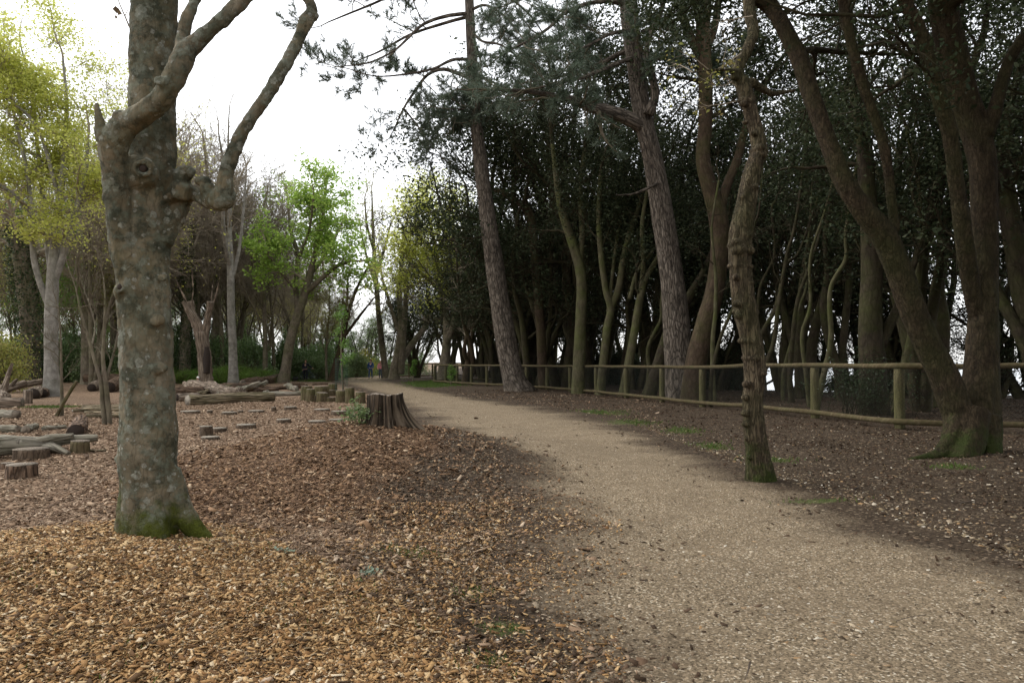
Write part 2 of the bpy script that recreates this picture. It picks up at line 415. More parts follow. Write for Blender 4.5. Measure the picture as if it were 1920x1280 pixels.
M['groundcover'] = leafmat('bramble_leaf', [(0.11, 0.20, 0.03), (0.17, 0.29, 0.045), (0.25, 0.38, 0.08)], 0.4)
M['needle'] = leafmat('pine_needle', [(0.06, 0.085, 0.055), (0.095, 0.13, 0.085), (0.14, 0.175, 0.12)], 0.25, 0.5, 0.3)
M['yellow'] = leafmat('yellow_green_leaf', [(0.40, 0.42, 0.085), (0.52, 0.55, 0.12), (0.62, 0.64, 0.16), (0.66, 0.63, 0.22)], 0.55)
M['maple'] = leafmat('bright_green_leaf', [(0.21, 0.32, 0.055), (0.32, 0.45, 0.08), (0.45, 0.56, 0.13)], 0.45)
M['bud'] = leafmat('bud_leaf', [(0.26, 0.22, 0.07), (0.34, 0.33, 0.08), (0.28, 0.33, 0.07), (0.36, 0.28, 0.12)], 0.4)
M['gorse'] = leafmat('gorse_flower', [(0.06, 0.09, 0.02), (0.3, 0.27, 0.02), (0.5, 0.42, 0.02), (0.09, 0.12, 0.03)], 0.3)
M['ivy'] = leafmat('ivy_leaf', [(0.018, 0.036, 0.01), (0.03, 0.055, 0.015), (0.05, 0.08, 0.03)], 0.2)
M['fresh'] = leafmat('sapling_leaf', [(0.1, 0.2, 0.03), (0.16, 0.3, 0.05), (0.22, 0.36, 0.08)], 0.4)
M['grass'] = leafmat('grass_blade', [(0.05, 0.08, 0.015), (0.075, 0.12, 0.02), (0.11, 0.16, 0.03)], 0.35)
M['wire'] = plain('galvanised_wire', (0.018, 0.021, 0.016), 0.8, 0.2, 12, 0.0)
M['guard'] = plain('green_wire', (0.05, 0.12, 0.09), 0.6, 0.2)
M['chip_bright'] = islandmat('fresh_woodchip', [(0, (0.035, 0.022, 0.012)), (0.2, (0.11, 0.058, 0.024)), (0.42, (0.30, 0.155, 0.058)), (0.68, (0.50, 0.30, 0.125)), (0.88, (0.66, 0.47, 0.25)), (1, (0.76, 0.63, 0.44))])
M['chip_mid'] = islandmat('old_woodchip', [(0, (0.055, 0.036, 0.023)), (0.3, (0.16, 0.10, 0.062)), (0.65, (0.33, 0.22, 0.14)), (0.9, (0.48, 0.35, 0.235)), (1, (0.6, 0.48, 0.35))])
M['litter'] = islandmat('leaf_litter', [(0, (0.016, 0.010, 0.007)), (0.5, (0.042, 0.026, 0.016)), (0.82, (0.085, 0.054, 0.036)), (0.96, (0.19, 0.14, 0.092)), (1, (0.38, 0.31, 0.22))])
M['mulch'] = islandmat('brown_leaf_mulch', [(0, (0.045, 0.027, 0.017)), (0.35, (0.14, 0.079, 0.043)), (0.7, (0.28, 0.165, 0.09)), (0.92, (0.43, 0.285, 0.165)), (1, (0.56, 0.43, 0.29))])
M['gravel'] = islandmat('gravel_stone', [(0, (0.035, 0.026, 0.017)), (0.25, (0.13, 0.092, 0.052)), (0.48, (0.27, 0.212, 0.125)), (0.62, (0.26, 0.23, 0.175)), (0.8, (0.40, 0.245, 0.115)), (0.92, (0.6, 0.52, 0.39)), (1, (0.78, 0.72, 0.6))], 0.7)
M['stick'] = plain('dry_twig', (0.07, 0.05, 0.035))

# ------------------------------------------------------------------ path outline (world metres): y, left x, right x
PATH = np.array([(-3, -0.3, 2.6), (1.5, -0.05, 2.75), (2.9, 0.10, 2.85), (4.2, 0.28, 2.85), (6.2, 0.40, 2.62), (8.7, 0.22, 2.35), (11.6, -0.5, 2.15), (15.8, -1.65, 1.75), (20.3, -2.7, 0.55),
                 (26.5, -4.3, -1.8), (34, -6.4, -4.2), (45, -9.6, -6.9), (58, -13.4, -10.2), (70, -15.4, -11.6), (82, -16.5, -13.6), (95, -15.5, -13.0)])
def path_d(x, y):
    """>0 outside, 0 at the edge, -1 at the middle; and the side"""
    l = np.interp(y, PATH[:, 0], PATH[:, 1]); r = np.interp(y, PATH[:, 0], PATH[:, 2])
    c = (l + r) / 2; h = (r - l) / 2
    return np.abs(x - c) / h - 1, x - c, h
GRASS = [(-5.0, 47, 1.6, 5), (-4.2, 41, 1.2, 3), (2.5, 15.5, 0.5, 0.7), (3.1, 13.6, 0.35, 0.5), (2.2, 18.5, 0.6, 0.9), (3.0, 11.2, 0.25, 0.4), (2.75, 6.75, 0.32, 0.12), (5.0, 8.5, 0.25, 0.2),
         (-0.62, 4.7, 0.16, 0.13), (-0.05, 3.5, 0.12, 0.1), (-14.5, 23.6, 0.5, 0.5), (-15.5, 62, 1.2, 2.5), (-20, 63, 8, 1.5), (3.3, 9.6, 0.3, 0.3), (-0.1, 3.1, 0.1, 0.1), (-0.2, 3.9, .1, .1)]
def weights(x, y):
    pd, side, h = path_d(x, y)
    wob = 0.10 * np.sin(2.3 * y + 1.0) + 0.07 * np.sin(5.7 * y + x * 3) + 0.05 * np.sin(11 * y - 4 * x)
    P = 1 - sstep(-0.55, 0.35, pd + wob)
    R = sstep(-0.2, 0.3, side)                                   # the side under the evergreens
    lx = np.interp(y, PATH[:, 0], PATH[:, 1])
    dl = lx - x
    wl = np.interp(y, [0, 4, 6, 9, 12, 20, 40], [0.5, 1.0, 1.9, 1.2, 0.7, 0.5, 0.5])
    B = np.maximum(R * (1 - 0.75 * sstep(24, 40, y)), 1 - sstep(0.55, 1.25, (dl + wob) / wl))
    bl = -0.15 - (y - 3.0) * 0.72                               # edge of the fresh chips
    G = sstep(-0.25, 0.35, bl - x + wob * 1.5) * (1 - sstep(5.0, 5.8, y + 0.3 * wob))
    B = B * (1 - G)
    A = 0 * x
    for gx, gy, sx, sy in GRASS:
        A = np.maximum(A, np.exp(-((x - gx) / sx) ** 2 - ((y - gy) / sy) ** 2))
    return P, G, B, A
# ------------------------------------------------------------------ ground shader shared by ground and path
def chipcol(nt, vec, scale, stops, dist=0.35):
    wv = mixc(nt, dist / scale, vec, noise(nt, vec, scale * 0.7, 3).outputs['Color'])
    v = nd(nt, 'ShaderNodeTexVoronoi', {'Vector': wv, 'Scale': scale})
    s = nd(nt, 'ShaderNodeSeparateColor', {'Color': v.outputs['Color']})
    return ramp(nt, s.outputs[0], stops), v.outputs['Distance']
def groundmat(name):
    m, nt = newmat(name)
    pos = nd(nt, 'ShaderNodeNewGeometry').outputs['Position']
    at_ = nd(nt, 'ShaderNodeAttribute', attribute_name='w')
    s = nd(nt, 'ShaderNodeSeparateColor', {'Color': at_.outputs['Color']})
    nz = noise(nt, pos, 2.2, 7, 0.7).outputs['Fac']; nf = noise(nt, pos, 14, 5, 0.7).outputs['Fac']
    nzz = mth(nt, 'ADD', mth(nt, 'MULTIPLY', nz, 0.6), mth(nt, 'MULTIPLY', nf, 0.4))
    def msk(w_, k=2.6):
        return mth(nt, 'ADD', mth(nt, 'MULTIPLY', mth(nt, 'SUBTRACT', w_, 0.5), k * 0.75), mth(nt, 'ADD', mth(nt, 'MULTIPLY', mth(nt, 'SUBTRACT', nzz, 0.5), k), 0.5), clamp=True)
    c1, d1 = chipcol(nt, pos, 38, [(0, (0.06, 0.037, 0.024)), (0.3, (0.15, 0.094, 0.058)), (0.65, (0.28, 0.19, 0.123)), (1, (0.45, 0.33, 0.225))])
    cm_, dm_ = chipcol(nt, pos, 40, [(0, (0.04, 0.025, 0.016)), (0.5, (0.12, 0.068, 0.038)), (0.85, (0.22, 0.13, 0.072)), (1, (0.34, 0.22, 0.125))])
    c1 = mixc(nt, nd(nt, 'ShaderNodeAttribute', attribute_name='mound').outputs['Fac'], c1, cm_)
    c1 = mixc(nt, ramp(nt, noise(nt, pos, 0.7, 6, 0.65).outputs['Fac'], [(0.35, 0.0), (0.7, 0.55)]), c1, (0.14, 0.09, 0.057))
    c2, d2 = chipcol(nt, pos, 42, [(0, (0.035, 0.022, 0.012)), (0.3, (0.11, 0.063, 0.028)), (0.65, (0.24, 0.14, 0.06)), (1, (0.4, 0.26, 0.12))])
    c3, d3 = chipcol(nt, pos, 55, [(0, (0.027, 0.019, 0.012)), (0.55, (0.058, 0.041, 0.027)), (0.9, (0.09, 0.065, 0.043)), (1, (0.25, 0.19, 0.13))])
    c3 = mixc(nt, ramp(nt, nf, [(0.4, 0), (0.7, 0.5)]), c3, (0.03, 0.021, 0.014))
    c4, d4 = chipcol(nt, pos, 110, [(0, (0.05, 0.038, 0.024)), (0.28, (0.158, 0.121, 0.077)), (0.72, (0.28, 0.217, 0.14)), (0.9, (0.385, 0.29, 0.187)), (1, (0.68, 0.6, 0.46))])
    c4 = mixc(nt, ramp(nt, nzz, [(0.35, 0.7), (0.62, 0)]), c4, (0.135, 0.10, 0.064))
    c5 = ramp(nt, noise(nt, pos, 40, 5).outputs['Fac'], [(0.35, (0.05, 0.075, 0.02)), (0.65, (0.11, 0.16, 0.035))])
    col = mixc(nt, msk(s.outputs[1]), c1, c2)
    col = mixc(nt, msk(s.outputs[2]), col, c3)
    nzz = mth(nt, 'ADD', mth(nt, 'MULTIPLY', nz, 0.35), mth(nt, 'ADD', mth(nt, 'MULTIPLY', nf, 0.4), mth(nt, 'MULTIPLY', noise(nt, pos, 45, 4, 0.7).outputs['Fac'], 0.25)))
    col = mixc(nt, msk(s.outputs[0], 1.7), col, c4)
    col = mixc(nt, mth(nt, 'MULTIPLY', msk(at_.outputs['Alpha'], 3.6), 0.45), col, c5)
    h = mth(nt, 'SUBTRACT', mth(nt, 'ADD', nf, mth(nt, 'MULTIPLY', noise(nt, pos, 60, 4).outputs['Fac'], 0.5)), mth(nt, 'MULTIPLY', d1, 0.6))
    finish(nt, col, 0.95, h, 0.7, 0.02, 0.1)
    return m
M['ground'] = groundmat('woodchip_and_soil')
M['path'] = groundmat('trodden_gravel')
def moundw(x, y):
    r = np.sqrt(((x + 1.3) / 3.0) ** 2 + ((y - 8.0) / 2.7) ** 2) + 0.07 * np.sin(3 * x + y) + 0.05 * np.sin(7 * x - 5 * y)
    return 1 - sstep(0.75, 1.1, r)
def grid_axis(lo, a, b, hi, fine, growth=1.12):
    v = list(np.arange(a, b, fine)); s = fine
    while v[-1] < hi: s *= growth; v.append(v[-1] + s)
    s = fine; u = []
    q = a
    while q > lo: s *= growth; q -= s; u.append(q)
    return np.array(u[::-1] + v)
def sheet(name, X, Y, Z, mat, keep=None):
    ny, nx = X.shape
    mb = MB()
    i = np.arange(ny - 1)[:, None] * nx; j = np.arange(nx - 1)[None, :]
    Fq = np.stack([i + j, i + j + 1, i + nx + j + 1, i + nx + j], -1).reshape(-1, 4)
    mb.add(np.stack([X, Y, Z], -1).reshape(-1, 3), Fq)
    me = mb.mesh(name, mat)
    P, G, B, A = weights(X.ravel(), Y.ravel())
    a = me.attributes.new('w', 'FLOAT_COLOR', 'POINT')
    a.data.foreach_set('color', np.stack([P, G, B, A], -1).astype(np.float32).ravel())
    a = me.attributes.new('mound', 'FLOAT', 'POINT'); a.data.foreach_set('value', moundw(X.ravel(), Y.ravel()).astype(np.float32))
    o = bpy.data.objects.new(name, me); COL.objects.link(o)
    tag(o, kind='structure')
    return o
ax = grid_axis(-4000, -9, 9, 2500, 0.11); ay = grid_axis(-60, 1.0, 16, 4000, 0.11)
X, Y = np.meshgrid(ax, ay)
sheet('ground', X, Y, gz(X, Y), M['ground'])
yy = np.concatenate([np.arange(0.5, 16, 0.12), np.geomspace(16, 94, 120)])
tt = np.linspace(-1.35, 1.35, 30)
l = np.interp(yy, PATH[:, 0], PATH[:, 1]); r = np.interp(yy, PATH[:, 0], PATH[:, 2])
X = ((l + r) / 2)[:, None] + ((r - l) / 2)[:, None] * tt[None, :]; Y = np.repeat(yy[:, None], 30, 1)
# the sheet rides 4 mm above the ground grid (never below its facets)
Z = np.maximum(gz(X, Y), np.maximum(gz(X, Y + 0.08), gz(X + 0.08, Y))) + 0.006 + 0.0006 * yy[:, None]
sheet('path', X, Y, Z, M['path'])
# the sea below the cliff
m, nt = newmat('hazy_sea')
finish(nt, (0.45, 0.48, 0.5), 0.35, spec=0.8)
mb = MB(); S = 120000.0
mb.add([(-S, -S, -30), (S, -S, -30), (S, S, -30), (-S, S, -30)], np.array([[0, 1, 2, 3]]))
tag(mb.obj('sea', m, smooth=False), kind='structure')

# ------------------------------------------------------------------ loose cover on the ground
def flakes(mb, x, y, L, W, T, rg, tilt=0.45, lift=0.006, curl=0.15):
    n = len(x); z = gz(x, y) + lift + rg.uniform(0, 1, n) * lift
    a = rg.uniform(0, 6.283, n)
    d = nrm(np.stack([np.cos(a), np.sin(a), rg.normal(0, tilt, n)], -1))
    s = nrm(np.cross(d, np.stack([rg.normal(0, tilt, n), rg.normal(0, tilt, n), np.ones(n)], -1))); u = np.cross(s, d)
    c = np.stack([x, y, z], -1)
    l = L[:, None] / 2; w_ = W[:, None] / 2; t = T[:, None]
    k1 = rg.uniform(0.5, 1.0, (n, 1)); k2 = rg.uniform(0.4, 1.0, (n, 1)); cu = u * (L[:, None] * rg.normal(0, curl, (n, 1)))
    top = [c - d * l - s * w_ * k1 + cu, c - d * l * rg.uniform(.7, 1, (n, 1)) + s * w_ * k1 + cu, c + d * l + s * w_ * k2 + cu, c + d * l * rg.uniform(.7, 1, (n, 1)) - s * w_ * k2 + cu]
    bot = [v - u * t for v in top]
    V = np.stack(top + bot, 1).reshape(-1, 3)
    i = np.arange(n)[:, None] * 8
    F4 = np.concatenate([i + np.array([[3, 2, 1, 0]]), i + np.array([[0, 1, 5, 4]]), i + np.array([[1, 2, 6, 5]]), i + np.array([[2, 3, 7, 6]]), i + np.array([[3, 0, 4, 7]])])
    mb.add(V, F4)
def scatter(n, rg, rmin, rmax, amin=-0.72, amax=0.72, pw=1.0):
    u = rg.uniform(0, 1, n)
    r = rmin * (rmax / rmin) ** u if pw == 1 else (rmin ** (1 - pw + 1) + u * (rmax ** (2 - pw) - rmin ** (2 - pw))) ** (1 / (2 - pw))
    a = rg.uniform(amin, amax, n)
    return r * np.sin(a), r * np.cos(a)
rg = np.random.default_rng(5)
mb = MB()
x, y = scatter(600000, rg, 2.3, 6.6, -0.70, 0.15, 1.6)
P, G, B, A = weights(x, y)
k = rg.uniform(0, 1, len(x)) < np.clip(G * 1.1 - 0.05, 0, 1) + 0.12 * B * (1 - P)
x, y = x[k], y[k]; n = len(x)
L = np.minimum(0.06, rg.lognormal(math.log(0.0115), 0.6, n)); flakes(mb, x, y, L, np.minimum(L, 0.03) * rg.uniform(0.25, 1.0, n), np.minimum(L, 0.03) * 0.06, rg, 0.36, 0.008)
tag(mb.obj('fresh_woodchips', M['chip_bright'], smooth=False), kind='stuff', label='bright tan fresh woodchips heaped round the foot of the beech', cat='woodchips')
mb = MB()
x, y = scatter(300000, rg, 2.6, 30, -0.74, 0.2, 1.2)
P, G, B, A = weights(x, y)
lf = path_d(x, y)[1] < 0
k = rg.uniform(0, 1, len(x)) < (1 - 0.9 * G) * (1 - np.where(lf, 0.62, 0.88) * B) * (1 - 0.975 * P)
x, y = x[k], y[k]; mw = rg.uniform(0, 1, len(x)) < moundw(x, y) * 0.85; X2, Y2_ = x[mw], y[mw]; x, y = x[~mw], y[~mw]; n = len(x)
L = rg.lognormal(math.log(0.0195), 0.45, n) * (1 + 0.035 * np.hypot(x, y)); flakes(mb, x, y, L, L * rg.uniform(0.25, 0.75, n), L * 0.05, rg, 0.32, 0.006)
mb2 = MB(); L = rg.lognormal(math.log(0.026), 0.4, len(X2)) * (1 + 0.02 * Y2_); flakes(mb2, X2, Y2_, L, L * rg.uniform(0.3, 0.75, len(X2)), L * 0.035, rg, 0.36, 0.008, 0.22)
tag(mb2.obj('leaf_mulch', M['mulch'], smooth=False), kind='stuff', label='reddish brown leaves and chips covering the low mound', cat='leaf mulch')
tag(mb.obj('old_woodchips', M['chip_mid'], smooth=False), kind='stuff', label='weathered brown woodchips covering the play area', cat='woodchips')
mb = MB()
x, y = scatter(200000, rg, 2.6, 34, -0.5, 0.74, 1.15)
P, G, B, A = weights(x, y); pd, side, h = path_d(x, y)
clump = 0.35 + 0.65 * (np.sin(x * 2.1 + np.sin(y * 1.3)) * np.sin(y * 1.7 + np.sin(x * 2.3)) > -0.2)
near_f = sstep(1.2, 4.5, side) * 0.5
e = np.interp(y, EDGE_Y, EDGE_X)
k = (rg.uniform(0, 1, len(x)) < np.clip(B * (0.28 + 0.7 * near_f), 0, 1) * clump * (1 - P ** 3) + 0.035 * P * (pd > -0.8)) & (x < e)
x, y = x[k], y[k]; n = len(x)
L = np.minimum(0.045, rg.lognormal(math.log(0.022), 0.45, n)) * (1 + 0.03 * np.hypot(x, y)); flakes(mb, x, y, L, L * rg.uniform(0.35, 0.75, n), L * 0.03, rg, 0.35, 0.008, 0.25)
tag(mb.obj('leaf_litter', M['litter'], smooth=False), kind='stuff', label='dry brown fallen leaves scattered over the dark soil', cat='fallen leaves')
mb = MB()
x, y = scatter(200000, rg, 2.6, 15, -0.3, 0.74, 1.4)
P, G, B, A = weights(x, y)
k = rg.uniform(0, 1, len(x)) < P * 0.9 + 0.10 * B * (1 - P) + 0.3 * (1 - sstep(0.2, 0.9, path_d(x, y)[0]))
x, y = x[k], y[k]; n = len(x)
L = np.minimum(0.05, rg.lognormal(math.log(0.0135), 0.6, n)); flakes(mb, x, y, L, L * rg.uniform(0.5, 0.95, n), np.minimum(L, .02) * 0.35, rg, 0.25, 0.003, 0.0)
tag(mb.obj('gravel', M['gravel'], smooth=False), kind='stuff', label='small tan and pale stones loose on the path', cat='gravel')
# grass patches
mb = MB(); q = []
for gx, gy, sx, sy in GRASS:
    n = int(min(9000, 60 + 1100 * sx * sy if gy < 20 else 3500))
    q.append(np.stack([gx + rg.normal(0, sx * 0.6, n), gy + rg.normal(0, sy * 0.6, n)], -1))
x, y = scatter(9000, rg, 2.6, 9, -0.7, 0.1, 1.3); P, G, B, A = weights(x, y)
kk = (G > 0.3) & (np.sin(x * 3.3 + 1) * np.sin(y * 2.9) > 0.1); q.append(np.stack([x[kk], y[kk]], -1)[:900])
q = np.concatenate(q); n = len(q)
b = np.stack([q[:, 0], q[:, 1], gz(q[:, 0], q[:, 1])], -1)
dd = np.hypot(q[:, 0], q[:, 1])
hgt = (rg.uniform(0.015, 0.045, n) * (1 + dd / 30))[:, None]; d = nrm(rg.normal(size=(n, 3)) * [0.6, 0.6, 0.1] + [0, 0, 1]); sd = nrm(np.cross(d, rg.normal(size=(n, 3)))) * (0.003 + 0.0004 * dd)[:, None]
mb.add(np.stack([b - sd, b + sd, b + d * hgt], 1).reshape(-1, 3), np.arange(n)[:, None] * 3 + np.array([[0, 1, 2]]))
tag(mb.obj('grass', M['grass'], smooth=False), kind='stuff', label='short green grass growing in small patches', cat='grass')
# dry twigs lying about
mb = MB(); B_ = []
for i in range(420):
    x, y = scatter(1, rg, 2.8, 20, -0.35, 0.72, 1.2); x = x[0]; y = y[0]
    P, G, B, A = weights(np.array([x]), np.array([y]))
    if rg.uniform() > B[0] * (1 - P[0]) + 0.06: continue
    a = rg.uniform(0, 6.28); L = rg.uniform(0.06, 0.35); k = rg.normal(0, 0.25)
    xs = x + np.cos(a + k * np.linspace(0, 1, 5)) * L * np.linspace(0, 1, 5); ys = y + np.sin(a + k * np.linspace(0, 1, 5)) * L * np.linspace(0, 1, 5)
    B_.append((np.stack([xs, ys, gz(xs, ys) + 0.008], -1), np.linspace(0.005, 0.002, 5) * rg.uniform(0.6, 1.3)))
tubes(mb, B_, 5)
tag(mb.obj('fallen_twigs', M['stick']), kind='stuff', label='thin dark twigs lying on the soil beside the path', cat='twigs')
# ------------------------------------------------------------------ trees drawn from the photograph
def tr(trace, Y, dy=None):
    """pixel trace (x, y, width) at distance Y -> points and radii; dy gives each point its own offset in depth"""
    P = []; R = []
    for i, (px, py, wd) in enumerate(trace):
        yy = Y + (0 if dy is None else float(np.interp(i, np.linspace(0, len(trace) - 1, len(dy)), dy)))
        P.append(at(px, py, yy)); R.append(wd / 2 * yy / F)
    return np.array(P), np.array(R)
def fuse(o, voxel, smooth=3, tex=None):
    m = o.modifiers.new('fuse', 'REMESH'); m.mode = 'VOXEL'; m.voxel_size = voxel; m.use_smooth_shade = True
    if smooth:
        m = o.modifiers.new('soften', 'SMOOTH'); m.factor = 0.5; m.iterations = smooth
    for (sc_, st) in tex or []:
        t = bpy.data.textures.new('bark_relief', 'CLOUDS'); t.noise_scale = sc_; t.noise_depth = 3
        m = o.modifiers.new('relief', 'DISPLACE'); m.texture = t; m.strength = st; m.mid_level = 0.5; m.texture_coords = 'LOCAL'
def ball(mb, c, r, squash=(1, 1, 1), n=10):
    th = np.linspace(0, math.pi, n); P = []; 
    c = np.asarray(c, float)
    V = [c + np.array(squash) * r * np.array([math.sin(a) * math.cos(b), math.sin(a) * math.sin(b), math.cos(a)]) for a in th[1:-1] for b in np.linspace(0, 2 * math.pi, 2 * n, endpoint=False)]
    k = 2 * n; m_ = n - 2
    i = np.arange(m_ - 1)[:, None] * k; j = np.arange(k)[None, :]; j2 = (j + 1) % k
    Fq = np.stack([i + j, i + k + j, i + k + j2, i + j2], -1).reshape(-1, 4)
    V = np.vstack([V, c + np.array(squash) * r * [0, 0, 1], c - np.array(squash) * r * [0, 0, 1]])
    a = m_ * k; jj = np.arange(k); k2 = (jj + 1) % k; b = (m_ - 1) * k
    mb.add(V, [Fq, np.stack([jj, k2, jj * 0 + a], -1), np.stack([b + k2, b + jj, jj * 0 + a + 1], -1)])
def ring(mb, c, ax_, R, r, n=20, k=8):
    """a lip of bark round a knot hole"""
    ax_ = nrm(np.asarray(ax_, float)); u = nrm(np.cross(ax_, [0.1, 0.2, 1.0])); v = np.cross(ax_, u)
    a = np.linspace(0, 2 * math.pi, n, endpoint=False)[:, None]; b = np.linspace(0, 2 * math.pi, k, endpoint=False)[None, :]
    rr = R * (1 + 0.12 * np.sin(2 * a + 1)) + r * np.cos(b)
    V = np.asarray(c) + (rr * np.cos(a))[..., None] * u + (rr * np.sin(a))[..., None] * v + (r * np.sin(b) + 0 * a)[..., None] * ax_
    i = np.arange(n)[:, None]; i2 = (i + 1) % n; j = np.arange(k)[None, :]; j2 = (j + 1) % k
    mb.add(V.reshape(-1, 3), np.stack([i * k + j, i2 * k + j, i2 * k + j2, i * k + j2], -1).reshape(-1, 4))
# ---- the lichen covered beech in the foreground
Y0 = 5.0
base = np.array([at(285, 1015, Y0)[0], Y0, g1(at(285, 1015, Y0)[0], Y0)])
t = thing('beech_tree', base, 'big lichen-spotted smooth-barked tree with a mossy foot in the woodchips, nearest of all', 'tree')
mb = MB()
P, R = tr([(285, 1050, 130), (284, 1000, 110), (280, 930, 112), (275, 850, 119), (277, 770, 108), (275, 700, 104), (272, 620, 103), (268, 540, 104), (266, 450, 104), (272, 370, 106), (282, 300, 98), (285, 230, 94), (288, 100, 91), (292, 0, 92), (296, -200, 84), (300, -500, 66), (310, -900, 40)], Y0)
sweep(mb, P, R * 0.90, 36, 0.03, 0.05, 3)
# root flares
for (a, b, c, wd, dy) in [((252, 900), (240, 975), (226, 1035), 46, -0.05), ((318, 880), (345, 965), (402, 1032), 42, 0.0), ((282, 900), (290, 970), (300, 1040), 56, -0.2), ((262, 930), (262, 990), (256, 1040), 34, -0.18)]:
    P, R = tr([a + (wd,), b + (wd * 0.95,), c + (wd * 0.6,)], Y0, [0, dy * 0.5, dy])
    sweep(mb, P, R, 16, 0.04, 0.05, 5)
# stem that leaves on the far side and curls across the trunk
P, R = tr([(262, 640, 30), (246, 540, 46), (228, 440, 46), (217, 340, 46), (214, 280, 50), (226, 245, 50), (262, 218, 46), (298, 192, 44), (322, 158, 44), (340, 118, 42), (352, 92, 40)], Y0, [-0.02, -0.10, -0.2, -0.27, -0.33, -0.40, -0.46, -0.44, -0.4])
sweep(mb, P, R, 20, 0.03, 0.06, 7)
for q, dy, sd in [([(350, 98, 38), (385, 65, 30), (420, 35, 28), (455, 0, 27), (520, -80, 24), (600, -220, 18)], [-0.4, -0.35, -0.2], 8), ([(338, 105, 22), (345, 60, 23), (357, 20, 23), (370, -20, 22), (395, -150, 18), (400, -330, 12)], [-0.4, -0.3, -0.1], 9)]:
    P, R = tr(q, Y0, dy); sweep(mb, P, R, 16, 0.04, 0.06, sd)
P, R = tr([(192, 262, 26), (186, 225, 16), (181, 192, 9)], Y0, [-0.33]); sweep(mb, P, R, 10, 0.03, 0.2, 11)
P, R = tr([(240, 225, 14), (224, 216, 24), (214, 214, 14)], Y0, [-0.4]); sweep(mb, P, R, 10, 0.02, 0.15, 12)
# crooked limb on the other side with its cut knuckles
P, R = tr([(305, 455, 34), (325, 415, 34), (340, 385, 30), (352, 362, 34), (372, 368, 30), (395, 376, 33), (412, 374, 40), (420, 362, 36), (424, 335, 30), (438, 285, 28), (458, 240, 27), (490, 195, 26), (520, 148, 25), (548, 100, 23), (568, 55, 22), (582, 30, 24)], Y0, [0.0, 0.05, 0.02, -0.1, -0.15, -0.15, -0.1, 0.0, 0.1])
sweep(mb, P, R, 18, 0.025, 0.07, 13)
P, R = tr([(582, 34, 22), (584, 12, 18), (570, -12, 18), (545, -60, 16), (540, -160, 13), (560, -300, 9)], Y0, [0.1, 0.2]); sweep(mb, P, R, 14, 0.03, 0.06, 14)
P, R = tr([(580, 34, 16), (592, 30, 12), (598, 28, 7)], Y0, [0.1]); sweep(mb, P, R, 10, 0.02, 0.06, 15)
P, R = tr([(325, 345, 46), (340, 330, 36), (352, 322, 26), (360, 326, 14)], Y0, [0.0, -0.04, -0.06]); sweep(mb, P, R, 14, 0.02, 0.14, 16)
P, R = tr([(320, 362, 40), (338, 358, 38), (356, 364, 30)], Y0, [0.0, -0.05, -0.08]); sweep(mb, P, R, 14, 0.02, 0.1, 17)
ball(mb, at(416, 378, Y0 - 0.13), 0.075, (1.1, 1, 0.8)); ball(mb, at(428, 366, Y0 - 0.1), 0.05); ball(mb, at(380, 340, Y0 - 0.1), 0.045, (1.2, 1, 0.7)); ball(mb, at(390, 356, Y0 - 0.1), 0.05)
# knots
c = at(260, 325, Y0 - 0.15); ball(mb, c, 0.125, (1.05, 0.8, 0.95)); ring(mb, at(268, 316, Y0 - 0.25), (0.25, -1, -0.1), 0.045, 0.017)
ring(mb, at(299, 152, Y0 - 0.545), (0.1, -1, 0.2), 0.024, 0.012)
ball(mb, at(229, 548, Y0 - 0.1), 0.055, (1, 1, 1.3)); ring(mb, at(226, 538, Y0 - 0.165), (-0.35, -1, 0.25), 0.033, 0.014)
for (px, py, dy, r) in [(305, 690, -0.16, 0.04), (252, 660, -0.15, 0.05), (250, 735, -0.16, 0.045), (300, 600, -0.17, 0.035), (265, 810, -0.19, 0.03), (235, 430, -0.15, 0.03), (310, 520, -0.13, 0.03), (225, 860, -0.1, 0.04)]:
    ball(mb, at(268 + (px - 268) * .85, py, Y0 + dy + .035), r, (1.4, 0.7, 1.1))
o = mb.obj('trunk', M['beech'], t, base); fuse(o, 0.011, 4, [(0.16, 0.03), (0.06, 0.014), (0.022, 0.007)])
# dark hearts of the knots
for (px, py, dy, r, ax_) in [(268, 316, -0.245, 0.026, (0.25, -1, -0.1)), (299, 152, -0.54, 0.014, (0.1, -1, 0.2)), (226, 538, -0.16, 0.022, (-0.35, -1, 0.25))]:
    kb = MB(); ball(kb, at(px, py, Y0 + dy), r, (1, 0.6, 1)); kb.obj('knot_hole', M['hollow'], t, base)
# high bare twigs
rg = np.random.default_rng(21); B = []; tips = []
PB = dict(seg=[6, 5, 4, 3], n=[5, 5, 4], ang=[45, 42, 40], ratio=[0.6, 0.55, 0.5], wig=[.12, .16, .2, .2], up=[.05, .04, .03, 0], max=3, **{'from': [0.2, .25, .2]})
for (px, py) in [(300, -500), (305, -700), (520, -80), (600, -220), (400, -330), (560, -300), (296, -250), (310, -900)]:
    grow(rg, at(px, py, Y0), nrm(np.array([rg.normal(0, .6), rg.normal(0, .6), 1.2])), 2.2, 0.03, 0, PB, B, tips)
sp = [at(243, 52, Y0 + .05), at(236, 35, Y0), at(226, 12, Y0), at(218, -8, Y0 - .05)]
B.append((2, sp, [.006, .005, .004, .003])); B.append((3, [at(234, 32, Y0), at(240, 18, Y0), at(244, 2, Y0)], [.004, .003, .002]))
mb = MB(); emit(B, mb, mb, 9); lv = MB(); leaves(mb, [at(219, 26, Y0), at(221, 29, Y0), at(217, 28, Y0), at(223, 25, Y0)], 0.05, rg, 0.8)
mb.obj('twigs', M['twig'], t, base)

